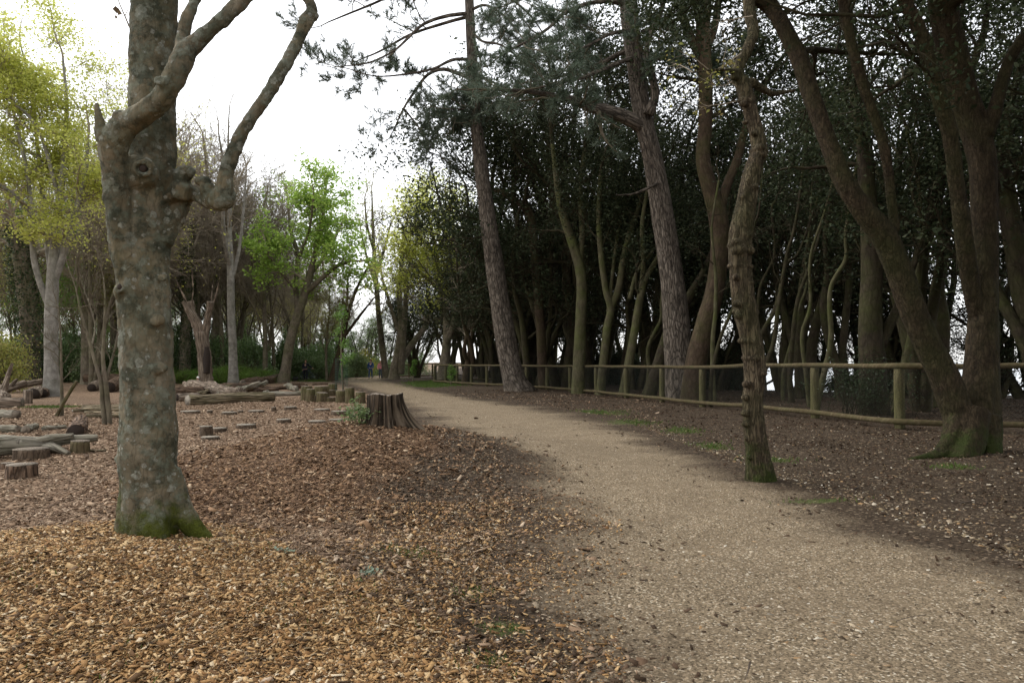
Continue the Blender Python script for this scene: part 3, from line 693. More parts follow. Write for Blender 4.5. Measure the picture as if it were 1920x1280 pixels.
# ---- knobbly furrowed tree by the path
Y1 = 7.8
base = gnd(1427, 903); base[2] -= 0.02; Y1 = base[1]
t = thing('knobbly_tree', base, 'slim crooked knobbly tree with furrowed bark and a mossy foot between path and fence', 'tree')
mb = MB()
KT = [(1428, 925, 66), (1427, 890, 58), (1422, 850, 50), (1414, 800, 47), (1411, 760, 44), (1415, 710, 42), (1414, 670, 46), (1406, 630, 44), (1398, 590, 48), (1391, 540, 46), (1388, 480, 48), (1390, 440, 50), (1396, 400, 46), (1404, 350, 40), (1414, 310, 36), (1423, 285, 34), (1418, 250, 30), (1408, 215, 29), (1400, 180, 32), (1392, 155, 32), (1382, 140, 28), (1388, 118, 26), (1402, 92, 24), (1413, 62, 24), (1409, 35, 25), (1404, 0, 26), (1408, -80, 26), (1390, -200, 22), (1420, -350, 14)]
P, R = tr(KT, Y1, [0, 0, .05, .1, .1, .2, .3, .4, .6, .8]); sweep(mb, P, R * 0.88, 24, 0.035, 0.07, 31, roots=5, rootamp=0.25, rooth=0.12)
rk = np.random.default_rng(4)
kn = [(1395, 720, 14), (1393, 745, 12), (1392, 775, 13), (1405, 772, 12), (1392, 795, 12), (1398, 822, 12), (1434, 700, 14), (1437, 695, 12), (1418, 672, 12), (1381, 592, 14), (1376, 570, 13), (1418, 610, 12), (1414, 585, 12), (1386, 468, 24), (1378, 455, 18), (1400, 440, 20), (1412, 470, 16), (1376, 520, 12), (1412, 530, 12), (1426, 278, 16), (1435, 290, 12), (1412, 250, 12), (1392, 195, 13), (1410, 190, 12), (1376, 145, 14), (1395, 230, 10), (1395, 405, 14), (1420, 350, 12), (1390, 370, 12), (1402, 640, 13), (1422, 650, 12), (1440, 840, 9), (1443, 868, 8), (1400, 858, 9)]
Pd = np.array([(a, b) for a, b, c in KT], float)
for (px, py, wd) in kn:
    j = np.argmin(np.abs(Pd[:, 1] - py)); yy = float(np.interp(-py, -Pd[::1, 1], np.linspace(0, .8, len(Pd)))) if False else 0
    dep = np.interp(-py, -np.array([p[1] for p in KT]), np.interp(np.linspace(0, 9, len(KT)), np.arange(10), [0, 0, .05, .1, .1, .2, .3, .4, .6, .8]))
    cx_ = KT[int(np.argmin(np.abs(Pd[:, 1] - py)))][0]; ball(mb, at(cx_ + (px - cx_) * .78, py, Y1 + dep - 0.055 - rk.uniform(0, .04)), wd / 1.75 * Y1 / F, (1.1, 1, 0.85))
for (px, py) in [(1414, 672), (1400, 585), (1390, 462), (1420, 285), (1402, 190), (1408, 640), (1388, 500)]:
    dep = np.interp(-py, -np.array([p[1] for p in KT]), np.interp(np.linspace(0, 9, len(KT)), np.arange(10), [0, 0, .05, .1, .1, .2, .3, .4, .6, .8]))
    i = int(np.argmin(np.abs(Pd[:, 1] - py))); ring(mb, at(KT[i][0], py, Y1 + dep), (0.05, 0, 1), KT[i][2] / 2 * Y1 / F * 0.8, 0.024, 24)
P, R = tr([(1386, 140, 20), (1365, 132, 8), (1330, 132, 5), (1290, 138, 3)], Y1 + .3, [0, -.3]); sweep(mb, P, R, 8, 0.06, 0.1, 33)
P, R = tr([(1405, 152, 20), (1445, 175, 11), (1465, 174, 9), (1490, 170, 6)], Y1 + .3, [0, .4]); sweep(mb, P, R, 8, 0.06, 0.1, 34)
o = mb.obj('trunk', M['knobby'], t, base); fuse(o, 0.010, 4, [(0.07, 0.012), (0.02, 0.006)])
B = []; tips = []; rg = np.random.default_rng(8)
for (px, py, s) in [(1376, 150, -1), (1330, 132, -1), (1300, 137, -1), (1385, 165, -1), (1380, 190, -1), (1412, 30, -1), (1390, 100, -1)]:
    grow(rg, at(px, py, Y1 + .3), nrm([s * 0.8, rg.normal(0, .5), rg.normal(0, .4)]), 0.5, 0.007, 2, PB, B, tips)
for (px, py) in [(1400, -120), (1390, -200), (1420, -350), (1410, -300)]:
    grow(rg, at(px, py, Y1 + .8), nrm([rg.normal(0, .7), rg.normal(0, .7), 1]), 1.6, 0.03, 0, PB, B, tips)
mb = MB(); emit(B, mb, mb, 9); mb.obj('twigs', M['twig'], t, base)
lv = MB(); near = [q for q in tips if q[0][2] < 4.6]; leaves(lv, tippos(near, rg, 3, 0.05), 0.045, rg, 0.6); lv.obj('leaves', M['bud'], t, base)

# ---- two limbed evergreen oak by the fence
base = gnd(1818, 848); Y2 = base[1]
t = thing('evergreen_oak', base, 'big dark oak forking low into a slanting limb and an upright trunk at the fence', 'tree')
mb = MB()
limbA, rA = tr([(1822, 880, 80), (1812, 830, 76), (1795, 770, 78), (1768, 700, 74), (1738, 640, 70), (1708, 570, 66), (1682, 500, 66), (1655, 440, 64), (1612, 385, 56), (1578, 330, 50), (1550, 260, 47), (1522, 180, 47), (1498, 110, 45), (1468, 50, 42), (1440, 0, 40), (1400, -90, 36), (1380, -250, 28), (1390, -420, 18)], Y2, [0, 0, 0, -.1, -.2, -.2, 0, .3, .7, 1.0])
sweep(mb, limbA, rA * 0.70, 26, 0.05, 0.05, 41)
limbB, rB = tr([(1838, 885, 96), (1836, 830, 92), (1838, 760, 88), (1842, 690, 78), (1844, 600, 68), (1845, 500, 64), (1846, 400, 62), (1840, 300, 62), (1826, 240, 66), (1806, 180, 68), (1786, 100, 66), (1772, 40, 66), (1762, -40, 62), (1750, -200, 50), (1760, -420, 34), (1740, -600, 20)], Y2 + 0.12, [0, 0, .1, .2, .3, .3, .2, 0])
sweep(mb, limbB, rB * 0.76, 26, 0.05, 0.05, 42)
stemC, rC = tr([(1842, 640, 26), (1822, 540, 30), (1806, 440, 30), (1794, 350, 28), (1782, 260, 28), (1766, 195, 28), (1742, 110, 28), (1720, 50, 26), (1692, -10, 24), (1660, -120, 24), (1640, -280, 16)], Y2, [.3, -.1, -.3, -.4, -.5, -.6]); sweep(mb, stemC, rC, 18, 0.06, 0.05, 43)
stemD, rD = tr([(1660, 450, 30), (1676, 425, 20), (1672, 380, 18), (1664, 310, 19), (1652, 255, 20), (1632, 200, 20), (1612, 140, 20), (1596, 80, 19), (1582, 10, 18), (1570, -90, 15), (1590, -220, 10)], Y2 - .1, [0, -.1, -.2, -.3, -.4]); sweep(mb, stemD, rD, 14, 0.06, 0.05, 44)
stemE, rE = tr([(1846, 250, 34), (1862, 220, 26), (1876, 170, 24), (1890, 120, 22), (1912, 80, 20), (1945, 30, 18), (1980, -60, 14), (1990, -200, 9)], Y2 + .3, [0, -.2, -.5]); sweep(mb, stemE, rE, 14, 0.06, 0.05, 45)
stemF, rF = tr([(1460, 40, 20), (1430, 12, 16), (1405, 4, 12), (1370, -20, 10)], Y2 + .7, [0, -.3]); sweep(mb, stemF, rF, 12, 0.06, 0.05, 46)
for (q, dy, sd) in [([(1800, 770, 50), (1785, 825, 36), (1752, 862, 22)], [0, -.15, -.25], 47), ([(1822, 770, 60), (1815, 830, 54), (1800, 870, 44)], [-.05, -.2, -.35], 48), ([(1850, 780, 50), (1852, 840, 46), (1862, 875, 34)], [0, -.1, -.15], 49), ([(1785, 845, 30), (1740, 856, 14), (1700, 862, 6)], [-.2, -.3, -.4], 50)]:
    P, R = tr(q, Y2, dy); sweep(mb, P, R, 14, 0.05, 0.08, sd)
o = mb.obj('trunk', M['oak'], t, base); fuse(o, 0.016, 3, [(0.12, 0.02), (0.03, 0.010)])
PO = dict(seg=[6, 5, 4, 3], n=[4, 5, 4], ang=[50, 50, 45], ratio=[0.62, 0.6, 0.5], wig=[.16, .2, .22, .2], up=[.06, .02, .0, 0], max=3, **{'from': [0.25, .2, .15]})
def crown_on(rg, limbs, P, n, L, f0=0.55, rr=0.5, upb=0.5, B=None, tips=None):
    """grow branches from the outer part of traced limbs"""
    B = [] if B is None else B; tips = [] if tips is None else tips
    for pts, rad in limbs:
        Q = catmull(np.column_stack([pts, rad]), 40)
        for k in range(n):
            i = int((f0 + (1 - f0) * (k + rg.uniform(0, 1)) / n) * 39); i = min(i, 38)
            d = turn(rg, nrm(Q[i + 1, :3] - Q[i, :3]), math.radians(rg.uniform(35, 85)))
            d = nrm(d + [0, 0, upb * rg.uniform(0, 1)])
            grow(rg, Q[i, :3], d, L * rg.uniform(0.6, 1.2), max(0.012, Q[i, 3] * rr), 1, P, B, tips)
        d = nrm(Q[-1, :3] - Q[-4, :3]); grow(rg, Q[-1, :3], d, L, Q[-1, 3], 1, P, B, tips)
    return B, tips
rg = np.random.default_rng(77)
B, tips = crown_on(rg, [(limbA, rA), (limbB, rB), (stemC, rC), (stemD, rD), (stemE, rE)], PO, 9, 2.0, 0.55, 0.35, 0.35)
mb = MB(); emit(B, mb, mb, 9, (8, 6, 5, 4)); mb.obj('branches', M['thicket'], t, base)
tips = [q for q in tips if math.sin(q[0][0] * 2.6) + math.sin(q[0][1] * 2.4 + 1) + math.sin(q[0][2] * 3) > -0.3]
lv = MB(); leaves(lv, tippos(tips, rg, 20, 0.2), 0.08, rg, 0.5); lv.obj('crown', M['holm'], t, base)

# ---- leaning pines
PP = dict(seg=[5, 4, 3, 3], n=[4, 5, 4], ang=[45, 45, 45], ratio=[0.6, 0.55, 0.5], wig=[.14, .18, .2, .2], up=[.03, .04, .06, .05], max=3, **{'from': [0.25, .2, .2]})
def pine(px, py, trunk, limbs, label, Yd, seed, nsub, Lsub, dense=None):
    base = np.array([at(px, py, Yd)[0], Yd, g1(at(px, py, Yd)[0], Yd) - 0.03])
    t = thing('pine_tree', base, label, 'tree', 'tall leaning pines by the fence')
    mb = MB(); P, R = tr(trunk, Yd); P[0, 2] = base[2] - 0.15
    sweep(mb, P, R * 0.93, 28, 0.16, 0.035, seed, roots=5, rootamp=0.35, rooth=0.5)
    rg = np.random.default_rng(seed); LM = []
    for i, (lm, dy, *bare_) in enumerate(limbs):
        p, r = tr(lm, Yd, dy); sweep(mb, p, r, 9, 0.25, 0.08, seed + i); LM.append((p, r))
    mb.obj('trunk', M['pine'], t, base)
    B = []; tips = []
    for (p, r), (lm, dy, *bare_) in zip(LM, limbs):
        if bare_: continue
        crown_on(rg, [(p, r)], PP, nsub, Lsub, 0.3, 0.5, 0.25, B, tips)
    for (qx, qy, dd, L) in dense or []:
        for k in range(5): grow(rg, at(qx, qy, Yd + dd), nrm(rg.normal(size=3) + [0, 0, .2]), L, 0.03, 1, PP, B, tips)
    mb = MB(); emit(B, mb, mb, 9, (7, 5, 4, 3), 0.008); mb.obj('twigs', M['brownbark'], t, base)
    lv = MB(); T = np.array([a for a, b in tips]); D = np.array([b for a, b in tips]); tufts(lv, T, D, rg, 12, 0.26, 0.022, 0.75)
    lv.obj('crown', M['needle'], t, base)
    return t
pine(968, 733, [(975, 745, 60), (966, 715, 48), (955, 670, 43), (943, 600, 41), (930, 520, 38), (920, 450, 35), (911, 380, 31), (903, 320, 28), (895, 250, 26), (890, 180, 24), (885, 100, 21), (881, 30, 19), (878, -60, 17), (876, -180, 13), (872, -300, 8), (880, -380, 4)],
     [([(882, 25, 8), (840, 30, 7), (795, 45, 6), (765, 72, 5), (735, 98, 4), (690, 118, 3), (640, 125, 2)], [0, -1.2, -2]), ([(884, 30, 7), (830, 45, 6), (770, 65, 5), (715, 95, 4), (680, 110, 2.5)], [0, 1, 2]),
      ([(886, 112, 7), (850, 112, 6), (815, 128, 5), (770, 138, 4), (705, 143, 2.5), (650, 128, 2)], [0, -1, -1.5]), ([(890, 152, 9), (860, 138, 8), (830, 130, 7), (800, 142, 6), (772, 180, 5), (756, 205, 4), (738, 245, 2)], [0, .5, 1]),
      ([(756, 203, 4), (780, 232, 3.5), (800, 262, 2.5)], [1, 1.5]), ([(878, -50, 8), (800, -40, 6), (716, 0, 5), (664, 22, 4), (615, 42, 2.5)], [0, -1, -2]), ([(876, -130, 8), (800, -150, 6), (720, -110, 4), (640, -60, 3)], [0, 1, 2]),
      ([(884, 60, 6), (905, 78, 5), (938, 84, 4), (975, 110, 2.5)], [0, -1, -1.5]), ([(888, 140, 6), (915, 150, 5), (945, 165, 3)], [0, -.5, -1]), ([(893, 215, 6), (870, 205, 4), (845, 205, 3)], [0, -.5, -1]), ([(880, -30, 8), (930, -20, 6), (985, 20, 4), (1010, 50, 3)], [0, 1, 1.5]), ([(879, -90, 7), (940, -120, 5), (1010, -90, 3)], [0, -1, -2]), ([(882, 20, 6), (910, 10, 5), (945, 30, 4), (970, 60, 3)], [0, -1, -2])],
     'slim pine with a straight leaning trunk in front of the rope-topped fence', 32.5, 60, 4, 1.5, [(875, 200, -.3, .8), (850, 215, -.5, .6), (895, 190, -.5, .8)])
pine(1278, 752, [(1282, 775, 84), (1278, 745, 72), (1276, 700, 62), (1272, 650, 56), (1266, 580, 52), (1258, 510, 48), (1248, 440, 45), (1237, 370, 43), (1224, 300, 40), (1210, 240, 38), (1200, 180, 36), (1192, 120, 35), (1184, 60, 36), (1178, 0, 35), (1168, -90, 30), (1160, -250, 22), (1150, -400, 12)],
     [([(1206, 240, 30), (1178, 222, 26), (1140, 208, 24), (1105, 200, 22), (1084, 190, 18), (1055, 183, 12), (990, 172, 8), (930, 168, 5)], [0, -.6, -1.2, -1.6]), ([(1196, 108, 14), (1172, 114, 9), (1130, 130, 8), (1091, 146, 7), (1050, 155, 6), (1009, 165, 4)], [0, -1, -1.5]),
      ([(1194, 92, 14), (1165, 100, 9), (1120, 122, 8), (1080, 136, 6), (1040, 146, 4), (985, 155, 3)], [0, .6, 1]), ([(1180, 10, 14), (1140, 2, 9), (1100, 8, 8), (1057, 26, 7), (1030, 52, 6), (985, 80, 5), (945, 100, 4), (915, 125, 2)], [0, -1, -2]),
      ([(1215, 215, 22), (1228, 180, 16), (1222, 140, 14), (1212, 100, 12), (1222, 60, 10), (1240, 20, 8), (1250, -60, 6)], [-.4, -.8, -1]), ([(1215, 115, 10), (1240, 108, 9), (1270, 112, 8), (1310, 105, 5), (1345, 85, 3)], [-.6, -.6, -1]), ([(1205, 60, 10), (1240, 50, 6), (1280, 70, 4)], [0, -1, -1]),
      ([(1176, -40, 14), (1110, -60, 9), (1050, -50, 7), (990, -10, 5), (950, 10, 3)], [0, 1, 2]), ([(1168, -100, 14), (1230, -130, 9), (1300, -110, 6)], [0, -1, -1]), ([(1186, 60, 10), (1150, 62, 7), (1110, 82, 5), (1070, 100, 3)], [0, -1, -2]), ([(1232, 345, 6), (1190, 363, 4), (1155, 366, 2)], [-.3, -.8], 1)],
     'thick pine with plated bark and one mossy side limb, behind the fence', 24.5, 90, 5, 1.3)

# ---- rope topped fence with wire mesh
FP = [(10.2, 11.4), (8.6, 12.1), (6.75, 13.0), (6.25, 15.4), (5.72, 17.8), (5.2, 20.4), (4.62, 23.0), (3.95, 25.8), (3.25, 28.8), (2.45, 31.5), (1.6, 34.0), (0.7, 35.6), (-0.35, 37.2), (-1.3, 38.8), (-2.2, 40.5), (-3.1, 42.2), (-3.9, 44.0), (-4.75, 46.0)]
def railmat():
    m, nt = newmat('rope_wrapped_rail')
    v = nd(nt, 'ShaderNodeAttribute', attribute_name='bc').outputs['Vector']
    s = nd(nt, 'ShaderNodeSeparateXYZ', {'Vector': v})
    th = mth(nt, 'ARCTAN2', s.outputs[1], s.outputs[0])
    st = mth(nt, 'SINE', mth(nt, 'ADD', mth(nt, 'MULTIPLY', s.outputs[2], 62), mth(nt, 'MULTIPLY', th, 2)))
    n = noise(nt, v, 9, 6, 0.7).outputs['Fac']
    c = ramp(nt, n, [(0.3, (0.045, 0.032, 0.016)), (0.5, (0.09, 0.066, 0.036)), (0.7, (0.15, 0.118, 0.072))])
    c = mixc(nt, ramp(nt, st, [(0.0, 0.65), (0.35, 0)]), c, (0.07, 0.055, 0.025))
    c = mixc(nt, ramp(nt, noise(nt, v, 2.2, 5, .7).outputs['Fac'], [(0.45, 0), (0.65, 0.6)]), c, (0.075, 0.072, 0.03))
    finish(nt, c, 0.9, mth(nt, 'ADD', mth(nt, 'MULTIPLY', st, 0.15), n), 0.5, 0.012, 0.15)
    return m
M['rail'] = railmat()
M['post'] = bark('fence_post_timber', (0.06, 0.05, 0.024), (0.125, 0.106, 0.053), (0.19, 0.165, 0.092), 12, 0.12, 0.5, 0.08, 0.7, 0.012, green=0.45)
def posts_z(x, y): return g1(x, y)
def fence(FP, label, group, H=1.09, mesh=True, rail_r=0.05):
    o0 = np.array([FP[0][0], FP[0][1], g1(*FP[0])])
    t = thing('rope_fence', o0, label, 'fence', group)
    Z = [posts_z(x, y) for x, y in FP]
    for i, ((x, y), z) in enumerate(zip(FP, Z)):
        mb = MB(); c0 = np.array([x, y, z])
        sweep(mb, [c0 + [0, 0.03, -0.15], c0 + [0, 0.03, 0.4], c0 + [0, 0.03, H - 0.055]], [0.088, 0.088, 0.086], 4, 0.2, 0.02, i)
        mb.obj('post', M['post'], t, o0, smooth=False)
    for nm, h, off in (('top_rail', H, 0.0), ('bottom_rail', 0.13, -0.085)):
        mb = MB(); pts = []
        for i in range(len(FP)):
            x, y = FP[i]; pts.append((x + off * 0.9, y + off * 0.35, Z[i] + h))
            if i < len(FP) - 1:
                x2, y2 = FP[i + 1]; pts.append(((x + x2) / 2 + off * 0.9, (y + y2) / 2 + off * .35, (Z[i] + Z[i + 1]) / 2 + h - 0.012))
        sweep(mb, pts, [rail_r] * len(pts), 12, 0.2, 0.05, 3); mb.obj(nm, M['rail'], t, o0)
    if mesh:
        B = []; s = 0.07
        for i in range(len(FP) - 1):
            a = np.array([*FP[i], Z[i] + 0.1]); b = np.array([*FP[i + 1], Z[i + 1] + 0.1]); L = np.linalg.norm(b - a); e = (b - a) / L; hh = H - 0.1
            k0 = int(hh / s)
            for k in range(-k0, int(L / s)):
                for dr in (1, -1):
                    x0, x1 = k * s, k * s + hh
                    z0, z1 = (0, hh) if dr == 1 else (hh, 0)
                    ta = max(0, (0 - x0) / hh); tb = min(1, (L - x0) / hh)
                    if tb <= ta: continue
                    B.append((np.array([a + e * (x0 + hh * ta) + [-0.06, -0.03, z0 + (z1 - z0) * ta], a + e * (x0 + hh * tb) + [-0.06, -0.03, z0 + (z1 - z0) * tb]]), np.array([0.0016, 0.0016])))
        mb = MB(); tubes(mb, B, 3); mb.obj('wire_mesh', M['wire'], t, o0)
    return t
fence(FP, 'long timber fence with rope-like rails and wire mesh along the edge of the dark trees', 'rope fences beside the path')
fence([(-4.75, 46.3), (-2.6, 48.5), (-0.2, 49.5), (2.2, 48.5)], 'short return of the fence behind the far corner, seen through the mesh', 'rope fences beside the path', mesh=False)
fence([(-12.2, 73), (-9.8, 71), (-7.4, 69.5), (-5.0, 68.0), (-2.6, 67)], 'far low fence rail behind the twin-stemmed trees near the walkers', 'rope fences beside the path', 1.2, False)
# ------------------------------------------------------------------ stock of trees to copy
def stock(trunk_mb, crown_parts, bark_m):
    """meshes of one tree: (trunk mesh, [(name, mesh)])"""
    return trunk_mb.mesh('trunk', bark_m), [(n, mb.mesh(n, mt)) for n, mb, mt in crown_parts]
def plant(name, st, x, y, label, group, sc_=1.0, rz=0.0, sz=None, cat='tree', sink=0.1, lean=(0, 0)):
    t = thing(name, (x, y, g1(x, y) - sink), label, cat, group)
    t.rotation_euler = (lean[0], lean[1], rz); t.scale = (sc_, sc_, sz or sc_)
    if st[0]:
        o = bpy.data.objects.new('trunk', st[0]); COL.objects.link(o); o.parent = t
    for n, me in st[1]:
        o = bpy.data.objects.new(n, me); COL.objects.link(o); o.parent = t
    return t
def holm_stock(seed, nst, leafn, lsize, H=10.5, crown0=0.4, lean=0.0, leafm='holm', low=False):
    rg = np.random.default_rng(seed); B = []; tips = []
    P = dict(seg=[9, 7, 5, 3], n=[7, 6, 4], ang=[52, 50, 48], ratio=[0.4, 0.55, 0.5], wig=[.10, .16, .2, .2], up=[.05, .05, .02, 0], max=3, lean=(lean, 0, 0), rk=0.5, **{'from': [crown0, .25, .15]})
    for k in range(nst):
        a = rg.uniform(0, 6.28); tl = rg.uniform(0.1, 0.42) if nst > 1 else rg.uniform(0, .2)
        d = nrm([math.cos(a) * tl, math.sin(a) * tl, 1])
        grow(rg, np.array([math.cos(a) * .15, math.sin(a) * .15, 0.0]), d, H * rg.uniform(0.6, 0.8), rg.uniform(0.11, 0.2), 0, P, B, tips)
    tm = MB(); tw = MB(); emit(B, tm, tw, 2, (10, 7, 5, 3), 0.006)
    ph = rg.uniform(0, 6.28, 3)
    T = [t for t in tips if math.sin(t[0][0] * 2.2 + ph[0]) + math.sin(t[0][1] * 2.0 + ph[1]) + math.sin(t[0][2] * 2.6 + ph[2]) > -0.35 and (low or rg.uniform() < min(1, max(.22, (t[0][2] - .5) / 5.5)))]
    lv = MB(); pp = tippos(T, rg, max(1, int(leafn / len(T))), 0.2); leaves(lv, pp, lsize * rg.uniform(.75, 1.2, len(pp)), rg, 0.5)
    return stock(tm, [('branches', tw, M['thicket']), ('crown', lv, M[leafm])], M['thicket'])
HS = [holm_stock(101, 3, 12500, 0.115), holm_stock(102, 3, 10500, 0.115, crown0=0.25), holm_stock(103, 4, 12500, 0.11, crown0=0.4), holm_stock(104, 2, 11500, 0.115, 11, crown0=0.3), holm_stock(105, 4, 9500, 0.115, 9, 0.15, 0.05)]
HG = [holm_stock(106, 3, 9000, 0.12, crown0=0.15, leafm='laurel'), holm_stock(107, 4, 9000, 0.12, 9, crown0=0.1, leafm='laurel')]
rg = np.random.default_rng(11)
spots = []
AVOID = [(4.4, 24.5), (1.6, 33), (6.8, 10.5)]
tries = 0
while len(spots) < 45 and tries < 9000:
    tries += 1
    y = rg.uniform(12.5, 78); xf = 6.8 - (y - 12.9) * 0.3444; e = min(float(np.interp(y, EDGE_Y, EDGE_X)), xf + 20)
    x = rg.uniform(xf + 1.5, e + 1.0)
    u = x / y
    if u > 1.0 or u < -0.14: continue
    if (y < 30.5 and u < 0.37) or (y < 22 and u < 0.5) or (y < 34 and u < 0.06) or (y > 42 and u < -0.015 and rg.uniform() < 0.7) or (u > 0.42 and rg.uniform() < 0.35): continue
    if any((x - a) ** 2 + (y - b) ** 2 < (2.6 if y > 20 else 3.4) ** 2 for a, b in spots) or any((x - a) ** 2 + (y - b) ** 2 < 2 ** 2 for a, b in AVOID): continue
    spots.append((x, y))
TALL = [(940, 45, 1.5), (968, 42, 1.6), (1010, 40, 1.8), (1055, 37, 1.75), (1105, 37, 1.75), (1165, 36, 1.6), (1215, 38, 1.6), (1265, 35, 1.35), (1330, 34, 1.35), (1395, 33, 1.35), (1470, 30.5, 1.2), (1440, 34, 1.3)]
spots += [(at(px, 690, Y_)[0], Y_) for px, Y_, q_ in TALL]
spots += [(9.5, 6.5), (11.5, 9.2), (8.6, 2.0), (12.5, 3.5), (8.2, -2.5), (5.6, -6.0), (10.5, -7.0)]  # unseen oaks beside and behind the camera, added to shade the right-hand ground
for i, (x, y) in enumerate(spots):
    near = y < 24
    s = rg.uniform(0.85, 1.15)
    for px, Y_, q_ in TALL:
        if Y_ == y and abs(at(px, 690, Y_)[0] - x) < .01: s = q_
    plant('evergreen_oak', HS[int(rg.integers(0, 5))], x, y, 'dark evergreen oak with twisting stems crowded into the thicket behind the rope fence', 'evergreen oaks in the thicket', s, rg.uniform(0, 6.28))  # same label also goes on the unseen oaks added for shade
HL = holm_stock(108, 5, 7000, 0.1, 6.0, 0.04, low=True)
for px, Y_ in [(1345, 32), (1420, 33), (1530, 30), (1655, 26.5), (1700, 26), (1870, 24), (1100, 41)]:
    plant('evergreen_oak', HL, at(px, 690, Y_)[0], Y_, 'low twiggy evergreen oak on the cliff edge beneath the taller trees', 'low evergreen oaks on the cliff edge', rg.uniform(.7, 1.0), rg.uniform(0, 6))
# stems drawn from the photograph that stand out in the thicket
PT = dict(PO); PT['n'] = [4, 4, 3]
def stemtree(name, px, py, Yd, traces, mat, label, group=None, crown=True, seed=0, L=1.6, n=5, leafk=14, lsize=0.12, lean=None):
    base = np.array([at(px, py, Yd)[0], Yd, g1(at(px, py, Yd)[0], Yd) - 0.03])
    t = thing(name, base, label, 'tree', group)
    mb = MB(); LM = []
    for i, q in enumerate(traces):
        dy = [0, 0.3 * (i - 1), 0.5 * (i - 1)] if i else None
        P, R = tr(q, Yd, dy)
        if i == 0: P[0, 2] = min(P[0, 2], base[2] - 0.05)
        sweep(mb, P, R, 14, 0.12, 0.05, seed + i, roots=4 if i == 0 else 0, rootamp=0.3, rooth=0.3); LM.append((P, R))
    mb.obj('trunk', mat, t, base)
    rg = np.random.default_rng(seed)
    B, tips = crown_on(rg, LM, PT, n, L, 0.6 if crown else 0.4, 0.4, 0.4)
    mb = MB(); emit(B, mb, mb, 9, (7, 5, 4, 3), 0.005); mb.obj('branches', M['thicket'], t, base)
    if crown:
        lv = MB(); leaves(lv, tippos(tips, rg, leafk, 0.3), lsize, rg, 0.5); lv.obj('crown', M['holm'], t, base)
    return t
stemtree('bare_tree', 1018, 735, 35, [[(1022, 745, 24), (1018, 700, 20), (1014, 620, 18), (1008, 540, 18), (1002, 470, 17), (996, 415, 16), (984, 388, 16), (966, 376, 13), (945, 362, 10), (928, 355, 7)], [(968, 378, 8), (962, 362, 8), (965, 345, 7), (970, 338, 4)]], M['redbark'], 'thin straight trunk ending in a bent bare elbow, right of the leaning slim pine', None, False, 201, 0.9, 2)
stemtree('evergreen_oak', 1085, 742, 30, [[(1084, 755, 28), (1085, 700, 24), (1088, 620, 21), (1091, 540, 20), (1084, 490, 20), (1068, 440, 17), (1052, 390, 14), (1044, 340, 12), (1036, 270, 8)], [(1087, 500, 14), (1092, 430, 12), (1088, 360, 10), (1096, 280, 7)]], M['slim'], 'smooth olive trunk that forks at mid height beside the third post past the slim pine', None, True, 210)
stemtree('evergreen_oak', 1128, 738, 28.5, [[(1126, 748, 18), (1130, 690, 16), (1138, 620, 15), (1145, 580, 15), (1136, 545, 12), (1127, 480, 11), (1123, 410, 10), (1126, 330, 8)], [(1142, 585, 13), (1160, 540, 13), (1168, 490, 12), (1180, 440, 11), (1194, 400, 9), (1212, 345, 6)], [(1143, 570, 7), (1150, 500, 6), (1158, 440, 5), (1170, 400, 4)]], M['slim'], 'slender yellowish stem dividing into three thin upswept branches left of the thick pine', None, True, 220)
stemtree('evergreen_oak', 1170, 742, 27.5, [[(1168, 752, 20), (1178, 690, 17), (1190, 620, 16), (1200, 560, 14), (1212, 520, 11), (1235, 480, 9), (1250, 430, 6)], [(1196, 590, 10), (1206, 500, 9), (1204, 420, 8), (1215, 350, 6)], [(1180, 560, 8), (1195, 510, 7), (1225, 470, 6), (1250, 440, 4)]], M['slim'], 'smooth grey-green stem with a raking side branch, close left of the thick pine', None, True, 230)
stemtree('evergreen_oak', 1212, 748, 26.5, [[(1212, 758, 28), (1226, 710, 24), (1245, 650, 21), (1262, 600, 20), (1290, 560, 18), (1325, 500, 14), (1350, 430, 9)]], M['thicket'], 'leaning dark stem slanting behind the foot of the thick pine', None, True, 240)
stemtree('evergreen_oak', 1302, 758, 23.2, [[(1300, 770, 52), (1300, 720, 44), (1306, 670, 40), (1325, 600, 37), (1342, 540, 34), (1350, 470, 34), (1348, 410, 36), (1330, 350, 30), (1318, 300, 27), (1322, 230, 27), (1322, 150, 27), (1318, 60, 26), (1322, -20, 22), (1310, -150, 14)], [(1346, 410, 20), (1362, 350, 18), (1382, 300, 16), (1395, 250, 14), (1420, 180, 11), (1460, 120, 8)], [(1320, 120, 20), (1290, 60, 17), (1272, 0, 15), (1250, -100, 10)], [(1320, 110, 14), (1340, 50, 14), (1350, -20, 12), (1370, -120, 8)]], M['redbark'], 'reddish curving trunk bowed to the right, just right of the thick pine', None, True, 250, 1.8, 6, 22)
stemtree('evergreen_oak', 1640, 790, 16.5, [[(1640, 805, 56), (1638, 740, 50), (1634, 660, 46), (1632, 590, 42), (1634, 520, 38), (1632, 440, 34), (1626, 350, 31), (1618, 260, 26), (1600, 160, 18), (1590, 40, 11)], [(1650, 650, 22), (1672, 600, 18), (1690, 560, 15), (1715, 490, 12), (1740, 400, 8)]], M['thicket'], 'dark trunk rising from a twiggy skirt behind the fence between the two nearest posts', None, True, 260, 1.7, 7, 24, 0.1)
stemtree('evergreen_oak', 1500, 735, 24, [[(1500, 745, 18), (1497, 660, 14), (1500, 580, 14), (1510, 500, 13), (1524, 420, 12), (1540, 350, 10), (1548, 280, 7)]], M['thicket'], 'thin black stem in the thicket a little right of the knobbly tree', None, True, 270)
